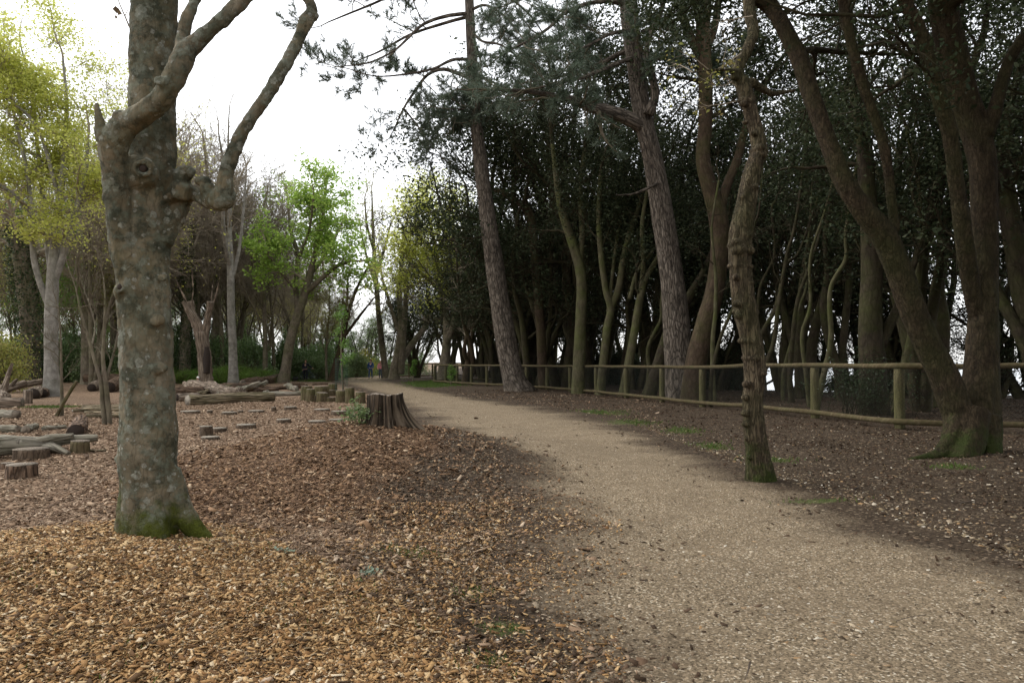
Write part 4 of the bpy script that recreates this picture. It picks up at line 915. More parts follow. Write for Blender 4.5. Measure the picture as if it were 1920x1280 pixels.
stemtree('evergreen_oak', 1575, 745, 22, [[(1578, 760, 20), (1570, 690, 17), (1552, 630, 15), (1545, 580, 15), (1552, 510, 13), (1548, 440, 11), (1560, 340, 9), (1550, 240, 6)], [(1575, 700, 14), (1585, 600, 13), (1592, 520, 12), (1590, 430, 9)]], M['thicket'], 'thin wavering pair of dark stems behind the second nearest fence post', None, True, 280)
stemtree('evergreen_oak', 1765, 700, 19, [[(1768, 790, 30), (1764, 690, 26), (1768, 610, 24), (1760, 540, 22), (1768, 460, 20), (1752, 380, 17), (1745, 300, 12), (1720, 200, 8)]], M['thicket'], 'dark stem showing through the fork of the big two-limbed oak', None, True, 290)
stemtree('evergreen_oak', 1965, 800, 15, [[(1985, 860, 70), (1960, 760, 50), (1930, 600, 44), (1905, 460, 40), (1890, 380, 34), (1880, 300, 26), (1900, 180, 18), (1930, 60, 12)], [(1905, 470, 24), (1930, 400, 20), (1960, 330, 16)]], M['thicket'], 'dark curving trunk at the right edge beyond the big two-limbed oak', None, True, 300, 1.8, 7, 26, 0.09)
rgs = np.random.default_rng(99)
for i in range(13):
    px = rgs.uniform(985, 1800); Y_ = 11.24 / ((px - 960) / F + 0.3444) + rgs.uniform(1.3, 7.0); by = 679 + 1400 * 1.3 / Y_; x_ = px; w_ = rgs.uniform(5, 11) * 27 / Y_; dx = rgs.uniform(-4, 14); q = []
    n_ = 8
    for k in range(n_):
        q.append((x_, by - k * rgs.uniform(46, 54) * 27 / Y_, w_ * (1 - 0.75 * k / n_))); x_ += dx + rgs.normal(0, 8); dx += rgs.normal(0, 4)
    stemtree('slender_tree', px, by, Y_, [q], M['slim' if i % 3 else 'thicket'], 'slender bare wavering stem leaning in the thicket behind the rope fence', 'slender bare stems in the thicket', False, 800 + i, 0.9, 4)
# twiggy skirt behind the fence
rg = np.random.default_rng(31); B = []; tips = []
c = np.array([at(1625, 800, 15.9)[0], 15.9, 0]); c[2] = g1(c[0], c[1])
for k in range(60):
    grow(rg, c + [rg.normal(0, .35), rg.normal(0, .3), 0], nrm([rg.normal(0, .35), rg.normal(0, .35), 1]), rg.uniform(.6, 1.1), .008, 2, dict(PB, up=[0, 0, .02, .02]), B, tips)
mb = MB(); emit(B, mb, mb, 9); t = thing('twiggy_shrub', c, 'dense black twiggy shrub at the foot of a trunk behind the fence', 'shrub'); mb.obj('stems', M['thicket'], t, c)
lv = MB(); leaves(lv, tippos(tips, rg, 4, 0.12), .05, rg); lv.obj('foliage', M['ivy'], t, c)
# low scrub on the cliff edge
def bush_stock(seed, mat, n, ls, flat=0.8, stems=True, k=46):
    rg = np.random.default_rng(seed); pts = []
    for i in range(k):
        a = rg.uniform(0, 6.28); el = rg.uniform(0, 1.45); r = rg.uniform(0.55, 1.0)
        c = np.array([math.cos(a) * math.cos(el), math.sin(a) * math.cos(el), flat * (0.12 + math.sin(el))]) * r
        pts.append(c + rg.normal(size=(n // k, 3)) * [0.17, 0.17, 0.12])
    lv = MB(); leaves(lv, np.maximum(np.concatenate(pts), [-9, -9, 0.0]), ls, rg, 0.5, 0.8)
    B = []; tips = []
    for i in range(16): grow(rg, np.array([rg.normal(0, .1), rg.normal(0, .1), 0]), nrm([rg.normal(0, .7), rg.normal(0, .7), 0.9]), 0.8, .02, 1, dict(PB, max=2), B, tips)
    tm = MB(); emit(B, tm, tm, 9)
    return tm.mesh('stems', M['brownbark']), [('foliage', lv.mesh('foliage', mat))]
def plantb(name, st, x, y, label, group, s, sz, rz=0.0):
    t = thing(name, (x, y, g1(x, y) - 0.05), label, 'shrub', group); t.rotation_euler = (0, 0, rz); t.scale = (s, s, sz)
    for n, me in [('stems', st[0])] + st[1]:
        o = bpy.data.objects.new(n, me); COL.objects.link(o); o.parent = t
    return t
LB = [bush_stock(41, M['laurel'], 6500, 0.085), bush_stock(42, M['laurel'], 6500, 0.08, 1.0), bush_stock(43, M['groundcover'], 6000, 0.055, 0.7)]
HB = bush_stock(44, M['holm'], 9000, 0.07)
GB = bush_stock(45, M['gorse'], 7000, 0.05)
rg = np.random.default_rng(52)
for i in range(50):
    y = rg.uniform(18, 80); e = float(np.interp(y, EDGE_Y, EDGE_X)); x = min(e, 40) - rg.uniform(-0.8, 2.0)
    if x / y > 0.95: continue
    plantb('dark_shrub', HB, x, y, 'low dark shrub on the cliff edge under the evergreen oaks', 'shrubs on the cliff edge', rg.uniform(0.9, 1.7), rg.uniform(0.9, 2.2), rg.uniform(0, 6))

# ------------------------------------------------------------------ open woodland on the other side
def bare_stock(seed, H, r, mat, leaf=None, nleaf=0, ls=0.1, fork=1, twigr=0.008, crown0=0.3, clumpr=0.3, up=0.06):
    rg = np.random.default_rng(seed); B = []; tips = []
    P = dict(seg=[10, 7, 5, 4, 3], n=[10, 7, 6, 5] if leaf is None else [9, 6, 5, 4], ang=[38, 40, 42, 45], ratio=[0.38, 0.55, 0.52, 0.5], wig=[.05, .12, .16, .2, .2], up=[.05, up, up, .03, 0], max=4, rk=0.5, taper=0.3, **{'from': [crown0, .2, .15, .1]})
    for k in range(fork):
        a = rg.uniform(0, 6.28); tl = 0.25 if fork > 1 else 0.05
        grow(rg, np.array([math.cos(a) * .1, math.sin(a) * .1, 0]), nrm([math.cos(a) * tl, math.sin(a) * tl, 1]), H * rg.uniform(.68, .8), r * (1 if fork == 1 else .7), 0, P, B, tips)
    tm = MB(); tw = MB(); emit(B, tm, tw, 2, (10, 6, 4, 3, 3), twigr)
    parts = [('twigs', tw, M['twig'])]
    if leaf:
        T = [tips[i] for i in rg.permutation(len(tips))[:max(1, len(tips) // 2)]]
        lv = MB(); leaves(lv, tippos(T, rg, max(1, int(nleaf / len(T))), clumpr), ls, rg, 0.7, 0.8); parts.append(('crown', lv, leaf))
    return stock(tm, parts, mat)
BT = [bare_stock(1, 17, 0.22, M['brownbark'], twigr=.0115, up=.1), bare_stock(2, 19, 0.26, M['brownbark'], fork=2, twigr=.0115, up=.1), bare_stock(3, 15, 0.18, M['brownbark'], M['bud'], 12000, 0.12), bare_stock(4, 17, 0.2, M['brownbark'], M['yellow'], 8000, 0.12, fork=2), bare_stock(5, 13, 0.16, M['brownbark'], M['fresh'], 11000, 0.12, crown0=0.15)]
LG = ['bare brown tree with a haze of fine twigs in the wood behind the play area', 'twin-stemmed bare tree with fine twigs in the wood behind the play area', 'thin tree just coming into bud in the wood behind the play area', 'forked tree with a haze of yellow-green leaves in the wood behind the play area', 'slight tree with fresh green leaves in the wood behind the play area']
rg = np.random.default_rng(63); sp = []; tries = 0
while len(sp) < 88 and tries < 20000:
    tries += 1
    y = rg.uniform(48, 115); u = rg.uniform(-0.82, -0.20); x = u * y
    if y < 60 and u > -0.45: continue
    if u > -0.24 and y < 88: continue
    lim = 2.6
    if any((x - a) ** 2 + (y - b) ** 2 < lim ** 2 for a, b, c in sp): continue
    sp.append((x, y, u))
for i, (x, y, u) in enumerate(sp):
    k = int(rg.integers(0, 5)); s = rg.uniform(0.8, 1.15)
    if u > -0.36: s *= 0.85
    plant('woodland_tree', BT[k], x, y, LG[k], ['bare brown trees', 'twin bare trees', 'budding trees', 'forked yellow-green trees', 'slight green-leaved trees'][k] + ' in the far wood', s, rg.uniform(0, 6.28))
for i in range(14):
    px = rg.uniform(325, 500) if i < 10 else rg.uniform(150, 240); Y_ = rg.uniform(57, 70); k = i % 2
    plant('woodland_tree', BT[k], at(px, 690, Y_)[0], Y_, LG[k], ['bare brown trees', 'twin bare trees'][k] + ' in the far wood', rg.uniform(0.9, 1.12), rg.uniform(0, 6.28))
# evergreen understorey behind the wood, keeps the skyline closed near the ground
for i in range(26):
    y = rg.uniform(70, 112); u = rg.uniform(-0.8, -0.2); x = u * y
    plant('evergreen_tree', HG[i % 2], x, y, 'dark evergreen half hidden among the bare trunks of the far wood', 'evergreens in the far wood', rg.uniform(.6, .95), rg.uniform(0, 6.28))
for (px, py, Y, s) in [(640, 690, 88, 0.75), (672, 690, 92, 0.85), (705, 690, 96, 0.8), (610, 690, 95, .8), (690, 690, 108, 1.0), (722, 690, 106, 1.05), (752, 690, 104, 1.0), (785, 690, 102, .95)]:
    plant('evergreen_tree', HG[int(s * 100) % 2], at(px, py, Y)[0], Y, 'rounded dark evergreen closing the view where the path disappears', 'evergreens at the end of the path', s, rg.uniform(0, 6.28), s * 0.95)
# laurel and bramble bank at the foot of the wood
for i in range(74):
    y = rg.uniform(56, 70); u = rg.uniform(-0.78, -0.24); x = u * y
    if u > -0.33 and y < 65: y = 65.5 + rg.uniform(0, 4); x = u * y
    plantb('laurel_bush', LB[i % 2], x, y, 'glossy dark green bush in the bank along the edge of the wood', 'bushes along the edge of the wood', rg.uniform(1.3, 2.3), rg.uniform(1.2, 3.6), rg.uniform(0, 6))
for i in range(26):
    y = rg.uniform(53.5, 57); u = rg.uniform(-0.52, -0.325); x = u * y
    plantb('bramble_bush', LB[2], x, y, 'low bright green bramble in front of the dark bushes', 'brambles at the foot of the wood', rg.uniform(1.2, 1.8), rg.uniform(.9, 1.5), rg.uniform(0, 6))
for (px, Y, s, sz) in [(668, 74, 1.6, 2.2), (650, 76, 1.5, 1.8), (690, 84, 1.4, 1.6), (640, 72, 1.3, 1.3), (735, 88, 1.6, 1.6), (705, 88, 1.6, 1.8), (775, 84, 1.8, 2.2)]:
    plantb('laurel_bush', LB[1], at(px, 690, Y)[0], Y, 'dark rounded bush beside the far end of the path', 'bushes at the far end of the path', s, sz, rg.uniform(0, 6))
plantb('gorse_bush', GB, at(680, 690, 80)[0], 80, 'tall gorse bush in yellow flower left of the walkers', None, 1.5, 3.0)
# drawn trees of the open wood
def leaftree(name, px, py, Yd, traces, mat, leafm, label, seed, n, L, leafk, ls, clr=0.3, f0=0.35, twm='twig', up=0.3, depth=0.5):
    base = np.array([at(px, py, Yd)[0], Yd, g1(at(px, py, Yd)[0], Yd) - 0.05])
    t = thing(name, base, label, 'tree'); rg = np.random.default_rng(seed)
    mb = MB(); LM = []
    for i, q in enumerate(traces):
        d2 = rg.normal(0, depth) * 4 if i else 0
        P, R = tr(q, Yd, [0, d2 * 0.5, d2] if i else None)
        if i == 0: P[0, 2] = base[2] - 0.1
        sweep(mb, P, R, 12, 0.2, 0.05, seed + i, roots=4 if i == 0 else 0, rootamp=0.35, rooth=0.4); LM.append((P, R))
    mb.obj('trunk', mat, t, base)
    Pq = dict(seg=[5, 5, 4, 3], n=[4, 5, 4], ang=[45, 45, 45], ratio=[0.6, 0.58, 0.5], wig=[.12, .15, .2, .2], up=[.05, .05, .03, 0], max=3, **{'from': [.2, .2, .15]})
    B, tips = crown_on(rg, LM, Pq, n, L, f0, 0.4, up)
    mb = MB(); emit(B, mb, mb, 9, (6, 5, 4, 3), 0.009); mb.obj('twigs', M[twm], t, base)
    if leafm:
        lv = MB(); leaves(lv, tippos(tips, rg, leafk, np.array([clr, clr, clr * 0.5])), ls, rg, 0.75, 0.9); lv.obj('crown', M[leafm], t, base)
    return t
leaftree('leafy_tree', 97, 732, 33.5, [[(98, 745, 34), (97, 700, 25), (96, 640, 24), (97, 580, 23), (99, 520, 22), (104, 450, 17), (112, 370, 13), (120, 290, 10), (125, 200, 7), (118, 110, 4)], [(92, 575, 12), (72, 520, 11), (62, 470, 10), (60, 400, 9), (50, 320, 7), (30, 230, 5), (10, 140, 3)], [(100, 530, 14), (122, 470, 12), (140, 400, 10), (160, 330, 8), (165, 260, 5)],
    [(98, 540, 12), (90, 460, 11), (80, 370, 9), (70, 270, 7), (60, 170, 5), (40, 90, 3)], [(60, 400, 8), (20, 360, 7), (-40, 330, 5), (-110, 300, 4)], [(80, 300, 8), (30, 270, 6), (-50, 220, 5), (-100, 150, 3)], [(112, 380, 8), (70, 240, 6), (0, 175, 5), (-60, 120, 3)]],
    M['greybark'], 'yellow', 'tall pale-trunked tree with a broad crown of yellow-green spring leaves', 410, 11, 1.9, 12, 0.125, 0.34, 0.42, up=0.15)
leaftree('maple_tree', 535, 712, 56, [[(530, 725, 26), (536, 690, 19), (542, 650, 18), (555, 600, 17), (568, 560, 15), (580, 520, 13), (592, 470, 10), (605, 410, 7), (610, 360, 4)], [(560, 590, 12), (555, 540, 10), (558, 480, 9), (545, 430, 6), (540, 380, 4)], [(572, 550, 11), (600, 525, 9), (630, 500, 8), (655, 490, 5)], [(582, 515, 9), (615, 470, 7), (640, 420, 5)], [(556, 545, 7), (520, 500, 6), (500, 470, 4)], [(562, 480, 6), (580, 430, 5), (588, 370, 3)]],
    M['brownbark'], 'maple', 'leaning tree with fresh bright green leaves at the end of the clearing', 430, 9, 2.0, 5, 0.22, 0.32, 0.42)
leaftree('birch_tree', 438, 715, 50, [[(438, 725, 22), (437, 680, 16), (435, 620, 15), (433, 560, 14), (432, 500, 13), (430, 430, 9), (432, 350, 6), (428, 270, 4), (430, 200, 2)], [(432, 500, 9), (422, 455, 8), (418, 400, 7), (420, 320, 5), (410, 250, 3)], [(436, 520, 7), (448, 470, 6), (456, 400, 5), (462, 320, 3)]],
    M['greybark'], None, 'pale straight-trunked bare tree rising from the brambles', 450, 12, 1.6, 0, 0, f0=0.5)
leaftree('bare_tree', 708, 702, 66, [[(726, 712, 18), (722, 690, 13), (716, 640, 11), (710, 590, 10), (706, 540, 9), (702, 490, 8), (700, 440, 6), (698, 390, 4), (697, 355, 2)], [(704, 520, 6), (720, 470, 5), (732, 420, 3)], [(706, 540, 6), (690, 490, 5), (678, 440, 3)], [(703, 480, 5), (688, 420, 4), (684, 370, 2)]],
    M['brownbark'], 'bud', 'tall bare tree with an open twiggy top beside the walkers', 460, 10, 2.0, 1, 0.14, f0=0.3)
leaftree('twin_tree', 742, 704, 62, [[(738, 712, 22), (740, 690, 17), (748, 650, 14), (752, 600, 12), (748, 550, 10), (752, 500, 8), (758, 440, 6)], [(744, 690, 13), (770, 650, 12), (795, 615, 11), (812, 580, 8), (830, 540, 5)], [(752, 700, 13), (756, 640, 11), (760, 580, 10), (764, 520, 8), (780, 460, 5)], [(746, 620, 8), (728, 560, 6), (716, 520, 4)]],
    M['brownbark'], 'bud', 'multi-stemmed tree with widely spread bare limbs behind the grass patch', 470, 6, 1.9, 3, 0.14, f0=0.5)
leaftree('leafy_tree', 832, 702, 52, [[(828, 715, 26), (832, 690, 21), (838, 640, 16), (836, 580, 12), (825, 520, 10), (815, 460, 8), (805, 410, 5), (800, 380, 3)], [(834, 650, 14), (850, 610, 12), (862, 560, 9), (868, 500, 6)], [(836, 560, 8), (800, 520, 7), (775, 500, 5)], [(828, 530, 8), (845, 470, 6), (850, 410, 4)], [(818, 480, 7), (785, 440, 5), (770, 420, 3)]],
    M['brownbark'], 'yellow', 'yellow-green tree coming into leaf behind the far end of the fence', 480, 10, 1.9, 5, 0.17, 0.4, 0.4)
leaftree('bare_tree', 880, 715, 44, [[(872, 722, 16), (876, 690, 12), (884, 640, 9), (890, 580, 8), (892, 520, 7), (898, 460, 4)], [(880, 680, 9), (870, 660, 7), (878, 620, 7), (888, 590, 5)], [(888, 700, 10), (884, 650, 8), (868, 600, 7), (860, 540, 5), (856, 480, 3)]],
    M['redbark'], None, 'cluster of thin crooked reddish stems inside the far fence corner', 490, 4, 1.0, 0, 0, f0=0.5)
leaftree('bare_tree', 645, 700, 60, [[(622, 712, 18), (632, 680, 13), (642, 640, 11), (650, 600, 8), (665, 550, 6), (690, 500, 4)], [(636, 670, 8), (640, 620, 7), (650, 570, 5), (652, 520, 4)], [(646, 630, 6), (676, 590, 5), (700, 560, 3)]],
    M['redbark'], None, 'slanting bare tree with forked stems between cyclist and path', 500, 6, 1.6, 0, 0, f0=0.35)
leaftree('bare_tree', 165, 690, 52, [[(165, 705, 24), (162, 640, 18), (160, 560, 16), (163, 480, 13), (158, 400, 9), (150, 320, 6), (155, 240, 3)], [(162, 500, 9), (185, 440, 7), (200, 360, 5), (210, 280, 3)]],
    M['brownbark'], 'bud', 'brown trunk standing just left of the lichen-spotted tree', 510, 10, 2.2, 2, 0.12, f0=0.35)
leaftree('bare_tree', 400, 690, 60, [[(402, 705, 20), (404, 640, 15), (408, 560, 13), (404, 480, 11), (396, 400, 8), (388, 320, 5), (380, 250, 3)], [(404, 500, 8), (425, 430, 6), (445, 350, 4)]],
    M['brownbark'], 'bud', 'dark upright trunk between dead forked stump and pale tree', 520, 10, 2.4, 2, 0.12, f0=0.35)
# ivy clad trunk
def ivytree(px, py, Yd, q, label, seed):
    base = np.array([at(px, py, Yd)[0], Yd, g1(at(px, py, Yd)[0], Yd) - 0.05])
    t = thing('ivy_clad_tree', base, label, 'tree'); rg = np.random.default_rng(seed)
    mb = MB(); P, R = tr(q, Yd); sweep(mb, P, R, 12, 0.2, 0.05, seed); mb.obj('trunk', M['brownbark'], t, base)
    C = catmull(np.column_stack([P, R]), 60); k = C[rg.integers(0, 46, 5200)]
    a = rg.uniform(0, 6.28, len(k)); r = k[:, 3] * rg.uniform(0.9, 2.0, len(k))
    lv = MB(); leaves(lv, k[:, :3] + np.stack([np.cos(a) * r, np.sin(a) * r, rg.normal(0, .2, len(k))], -1), 0.12, rg, 0.8); lv.obj('ivy', M['ivy'], t, base)
    B, tips = crown_on(rg, [(P, R)], PB, 10, 3.0, 0.55, 0.4, 0.3); mb = MB(); emit(B, mb, mb, 9, (6, 5, 4, 3), .009); mb.obj('twigs', M['twig'], t, base)
ivytree(52, 690, 42, [(60, 715, 34), (56, 640, 30), (50, 560, 30), (42, 500, 30), (34, 440, 26), (10, 400, 16), (-20, 360, 9)], 'trunk thickly wrapped in dark ivy behind the yellow-green tree', 530)
ivytree(345, 690, 57, [(346, 710, 22), (348, 640, 18), (352, 560, 17), (350, 480, 15), (346, 400, 11), (340, 330, 7)], 'ivy-wrapped trunk just behind the dead forked stump', 540)
# yellow leaved bush under the broad tree
plantb('leafy_shrub', bush_stock(46, M['bud'], 5200, 0.07, 1.0), at(5, 690, 38)[0], 38, 'yellow-green leafy shrub at the edge of the wood under the broad tree', None, 1.7, 2.6)
# tall conifer top
plant('conifer_tree', HS[3], at(775, 690, 78)[0], 78, 'tall dark flat-topped conifer standing above the yellow-green tree', None, 0.8, 1.0, 1.62)
for (px, Y, s, sz) in [(880, 56, 0.95, 1.05), (905, 50, .9, 1.0), (935, 47, .9, 1.0)]:
    plant('evergreen_oak', HS[[0, 1, 2][Y % 3]], at(px, 690, Y)[0], Y, 'rounded dark evergreen rising behind the far end of the fence', 'evergreens behind the far end of the fence', s, rg.uniform(0, 6), sz)
# ------------------------------------------------------------------ logs, slabs and stools of the play area
def disc(mb, c, ax_, r, th_=0.006, n=22, seed=0):
    rg = np.random.default_rng(seed); ax_ = nrm(np.asarray(ax_, float)); u = nrm(np.cross(ax_, [0.13, 0.9, 0.31])); v = np.cross(ax_, u)
    a = np.linspace(0, 2 * math.pi, n, endpoint=False); rr = r * (1 + 0.03 * np.sin(3 * a + rg.uniform(0, 6)) + 0.02 * np.sin(5 * a + rg.uniform(0, 6)))
    ringp = np.asarray(c) + (rr * np.cos(a))[:, None] * u + (rr * np.sin(a))[:, None] * v
    j = np.arange(n); k = (j + 1) % n
    V = np.vstack([ringp, ringp + ax_ * th_, np.asarray(c) + ax_ * th_])
    mb.add(V, [np.stack([j, k, n + k, n + j], -1), np.stack([n + j, n + k, j * 0 + 2 * n], -1)])
def stool(px, py, wd, hg, label, group, name='log_stool', mat='stool', cut='cut', tilt=0.0, cat='stool', oval=1.0):
    p = gnd(px, py); d = p[1]; r = wd / 2 * d / F; h = hg * d / F
    p = p + np.array([0, r * 0.9, 0]); p[2] = g1(p[0], p[1])
    t = thing(name, p, label, cat, group)
    ax_ = nrm(np.array([tilt, -abs(tilt) * 0.5, 1.0])); sd = int(px * 7 + py)
    mb = MB(); sweep(mb, [p - ax_ * 0.06, p + ax_ * h * 0.4, p + ax_ * h], [r * 1.03, r * 1.0, r * 0.97], 24, max(0.03, h / 5), 0.025, sd)
    mb.obj('log_section', M[mat], t, p)
    mb = MB(); disc(mb, p + ax_ * (h + 0.001), ax_, r * 0.955, 0.007, 24, sd); mb.obj('sawn_top', M[cut], t, p)
    return t
G1 = 'log stools in the cluster by the path'
for px, py, wd, hg, lab in [(572, 752, 22, 27, 'tall stool at the outer left of the log cluster, half hidden by another'), (580, 753, 17, 23, 'narrow stool in front of the leftmost tall stool'), (600, 747, 28, 22, 'broad stool at the back left of the cluster with its grey top showing'), (588, 753, 16, 11, 'low stool between the narrow stool and the slanted-top stool'),
                            (601, 754, 22, 17, 'mid-height stool with a slanting pale top in the cluster'), (618, 743, 18, 11, 'low dark stool at the back of the cluster'), (597, 742, 14, 15, 'dark stool at the rear of the cluster between broad and low ones'), (622, 740, 17, 20, 'tall light-topped stool standing at the back of the cluster nearest the wire guard'), (617, 754, 21, 8, 'lowest flat stool at the front of the cluster'),
                            (637, 755, 19, 22, 'upright stool third from the big stump'), (654, 756, 18, 29, 'tallest split stool next to last before the big stump'), (674, 757, 19, 21, 'stool nearest to the big stump, behind the little bush')]:
    stool(px, py, wd, hg, lab, G1, tilt=0.06 if hg == 17 else 0.0)
G2 = 'sawn stepping slabs in the woodchips'
for px, py, wd, hg, lab in [(350, 775, 36, 4, 'long flat slab just right of the lichen-spotted tree'), (391, 775, 11, 5, 'small block slab second along the far row from the tree'), (425, 778, 28, 4, 'flat grey slab left of the small square block in the far row'), (449, 775, 11, 5, 'small square block between two flat slabs in the far row'), (476, 774, 30, 3, 'thin pale slab in the middle of the far row'),
                            (512, 771, 9, 7, 'narrow upright little block in the far row'), (541, 769, 24, 5, 'dark edged slab right of the narrow upright block'), (600, 771, 30, 4, 'pale flat slab in front of the log stools'), (633, 779, 30, 7, 'thick-edged grey slab nearest the small bush'), (590, 794, 34, 3, 'pale slab sunk in chips left of the bush'), (628, 790, 30, 3, 'thin sunk slab close to the bush'),
                            (456, 804, 36, 7, 'round pale slab, third of the near row from the tree'), (528, 794, 27, 7, 'round grey slab at the right end of the near row'), (405, 812, 30, 9, 'round slab touching the dark block'), (388, 826, 34, 5, 'thin slab lying in front of the dark block')]:
    stool(px, py, wd, hg, lab, G2, 'stepping_slab', 'disc', 'cutpale', cat='slab')
stool(382, 818, 24, 17, 'dark square-looking block standing between two round slabs', G2, 'stepping_block', 'disc', 'cutpale', cat='block')
stool(141, 850, 33, 22, 'squat reddish log stool at the broken end of the grey fallen log', None, tilt=0.05)
stool(40, 864, 62, 17, 'wide thick slab covered with chips in front of the grey fallen log', G2, 'stepping_slab', 'disc', 'cut', cat='slab')
stool(24, 898, 54, 24, 'thick red-brown slab nearest the camera at the left edge', G2, 'stepping_slab', 'brownlog', 'cut', cat='slab')
stool(6, 880, 22, 10, 'small slab partly hidden behind the thick red-brown slab', G2, 'stepping_slab', 'brownlog', 'cut', cat='slab')
def roughen(o, st, sc_=0.22):
    if 'RT' not in M: M['RT'] = bpy.data.textures.new('wood_relief', 'CLOUDS'); M['RT'].noise_scale = sc_; M['RT'].noise_depth = 4
    m = o.modifiers.new('relief', 'DISPLACE'); m.texture = M['RT']; m.strength = st; m.mid_level = 0.5; m.texture_coords = 'LOCAL'
def log(a, b, ra, rb, label, mat='deadwood', group=None, name='fallen_log', lift=0.0, bend=0.0, knots=(), spurs=(), ends=True, lump=0.09, cut='cut', flat=1.0, liftb=None, hollow=False):
    """a, b are where the underside of each end meets the ground (pixels); radii in pixels"""
    A = gnd(*a); Bp = gnd(*b); rA = ra * A[1] / F; rB = rb * Bp[1] / F
    A = A + [0, 0, rA * 0.85 + lift]; Bp = Bp + [0, 0, rB * 0.85 + (lift if liftb is None else liftb)]
    c = np.array([(A[0] + Bp[0]) / 2, (A[1] + Bp[1]) / 2, min(A[2] - rA, Bp[2] - rB)])
    t = thing(name, c, label, 'log' if 'log' in name else name.split('_')[-1], group)
    mid = (A + Bp) / 2 + np.array([0, bend, abs(bend) * 0.15]); q1 = A * .65 + Bp * .35 + np.array([0, bend * .8, 0.0])
    mb = MB(); sd = int(abs(a[0] * 3 + a[1])); P, R = sweep(mb, [A, q1, mid, Bp], [rA, rA * .72 + rB * .3, (rA + rB) / 2 * 0.97, rB], 20, 0.055, lump * 1.5, sd, flat=flat)
    for (f, ang, L, r, ex) in spurs:
        i = int(f * (len(P) - 1)); p = P[i]
        d = nrm(np.array(ang, float)); sweep(mb, [p, p + d * L * 0.5 + [0, 0, 0.02], p + d * L], [r, r * 0.8, r * ex], 10, 0.05, 0.12, sd + i)
    for (f, r) in knots:
        i = int(f * (len(P) - 1)); ball(mb, P[i] + np.array([0, -R[i] * .7, R[i] * .3]), r)
    o = mb.obj('log_body', M[mat], t, c); roughen(o, max(0.012, 0.28 * min(rA, rB)))
    if ends:
        for p, q, r in ((P[0], P[1], R[0]), (P[-1], P[-2], R[-1])):
            mb = MB(); d = nrm(p - q); disc(mb, p + d * 0.001, d, r * 0.92, 0.006, 20, sd); mb.obj('sawn_end', M['hollow' if hollow else cut], t, c)
    return t
log((-130, 868), (112, 848), 26, 17, 'long grey barkless fallen log with a broken root end at the left', 'greylog', bend=0.1, lump=0.14, ends=False, spurs=[(0.86, (1, -0.35, -0.18), 0.55, 0.075, 0.5), (0.8, (1, 0.5, 0.1), 0.75, 0.09, 0.5), (0.72, (1, 0.3, .2), 0.6, .06, .6)], knots=[(0.75, .07), (.6, .05)])
log((142, 822), (151, 806), 15, 14, 'short brown hollow log end facing the camera', 'brownlog', hollow=True)
log((-14, 812), (34, 811), 8, 7, 'short dark log behind the grey fallen log', 'greylog')
log((48, 812), (66, 806), 8, 7, 'stubby grey log piece just behind the grey fallen log', 'greylog')
log((-30, 786), (30, 784), 9, 8.5, 'smooth round log with a pale end at the left edge', 'greylog')
log((82, 808), (122, 804), 5, 4, 'thin grey half-buried plank behind the hollow log', 'greylog', ends=False, name='split_plank')
log((162, 848), (198, 847), 3, 2.5, 'short pale stick lying beside the squat reddish stool', 'paleplank', ends=False, name='pale_stick', lump=.15)
log((-60, 764), (42, 764), 11, 10, 'lumpy weathered log at the foot of the tangled branch pile', 'deadwood', lump=.16)
log((-60, 748), (78, 742), 9, 5, 'long pale branch slanting up to the right over the pile', 'deadwood', liftb=0.55, ends=False, bend=.3)
log((-20, 748), (46, 744), 8, 6, 'pale forked branch lying across the pile', 'deadwood', liftb=.5, ends=False, spurs=[(.6, (.5, 0, .6), .5, .09, .6)])
log((8, 754), (3, 742), 9, 8, 'upright pale dead branch with a fork sticking out of the pile', 'deadwood', ends=False, lump=.12, spurs=[(.6, (.35, .1, 1.5), 1.35, .13, .35), (.5, (-.8, .1, 1.0), .9, .12, .5), (.4, (.25, 0, .9), .8, .11, .5)])
log((63, 748), (74, 742), 11, 10, 'grey log with a dark cut face at the right of the pile', 'deadwood', hollow=True)
log((80, 745), (90, 741), 9, 8, 'round log with a rotten dark end beside the pale trunk', 'brownlog', hollow=True)
stool(47, 756, 16, 24, 'upright pale post end leaning on the branch pile', None, 'wooden_post', 'deadwood', 'cutpale', cat='post')
G3 = 'split timbers stacked behind the slim sapling'
for (a, b, r, lab) in [((158, 766), (232, 765), 4, 'topmost pale split timber of the low stack'), ((156, 771), (236, 772), 4.5, 'second thick split timber of the low stack'), ((136, 773), (170, 772), 3, 'short dark split timber left of the stack'), ((160, 776), (234, 777), 3, 'third thin split timber of the low stack'), ((162, 783), (236, 783), 4, 'lowest pale split timber nearest the sapling')]:
    log(a, b, r, r, lab, 'paleplank', G3, 'split_timber', flat=1.0, cut='cutpale')
log((158, 722), (236, 722), 7, 7, 'thick round horizontal beam raised on two short logs', 'brownlog', lift=0.28, name='raised_log')
log((172, 734), (180, 728), 8, 8, 'short supporting log under the raised beam, end on', 'deadwood', hollow=True)
log((205, 736), (218, 728), 11, 11, 'thick supporting log under the raised beam beside the beech', 'brownlog', hollow=True)
log((352, 760), (512, 752), 11, 9, 'long squared pale beam lying as a bench in front of the log heap', 'paleplank', lump=.09, bend=.1, knots=[(.8, .07)], cut='cutpale')
log((352, 738), (450, 748), 10, 11, 'grey bare trunk lying across the heap with its broken end raised', 'deadwood', liftb=0.02, lift=0.22, ends=False, lump=.13, spurs=[(.75, (.8, .2, -.25), .9, .14, .6)])
log((322, 746), (412, 742), 11, 10, 'brown bark log at the bottom of the heap behind the beech', 'brownlog', hollow=True)
log((415, 736), (476, 732), 9, 9, 'brown trunk lying across the back of the heap', 'brownlog', spurs=[(.6, (1, .2, -.2), 1.3, .16, .6)], knots=[(.9, .12)])
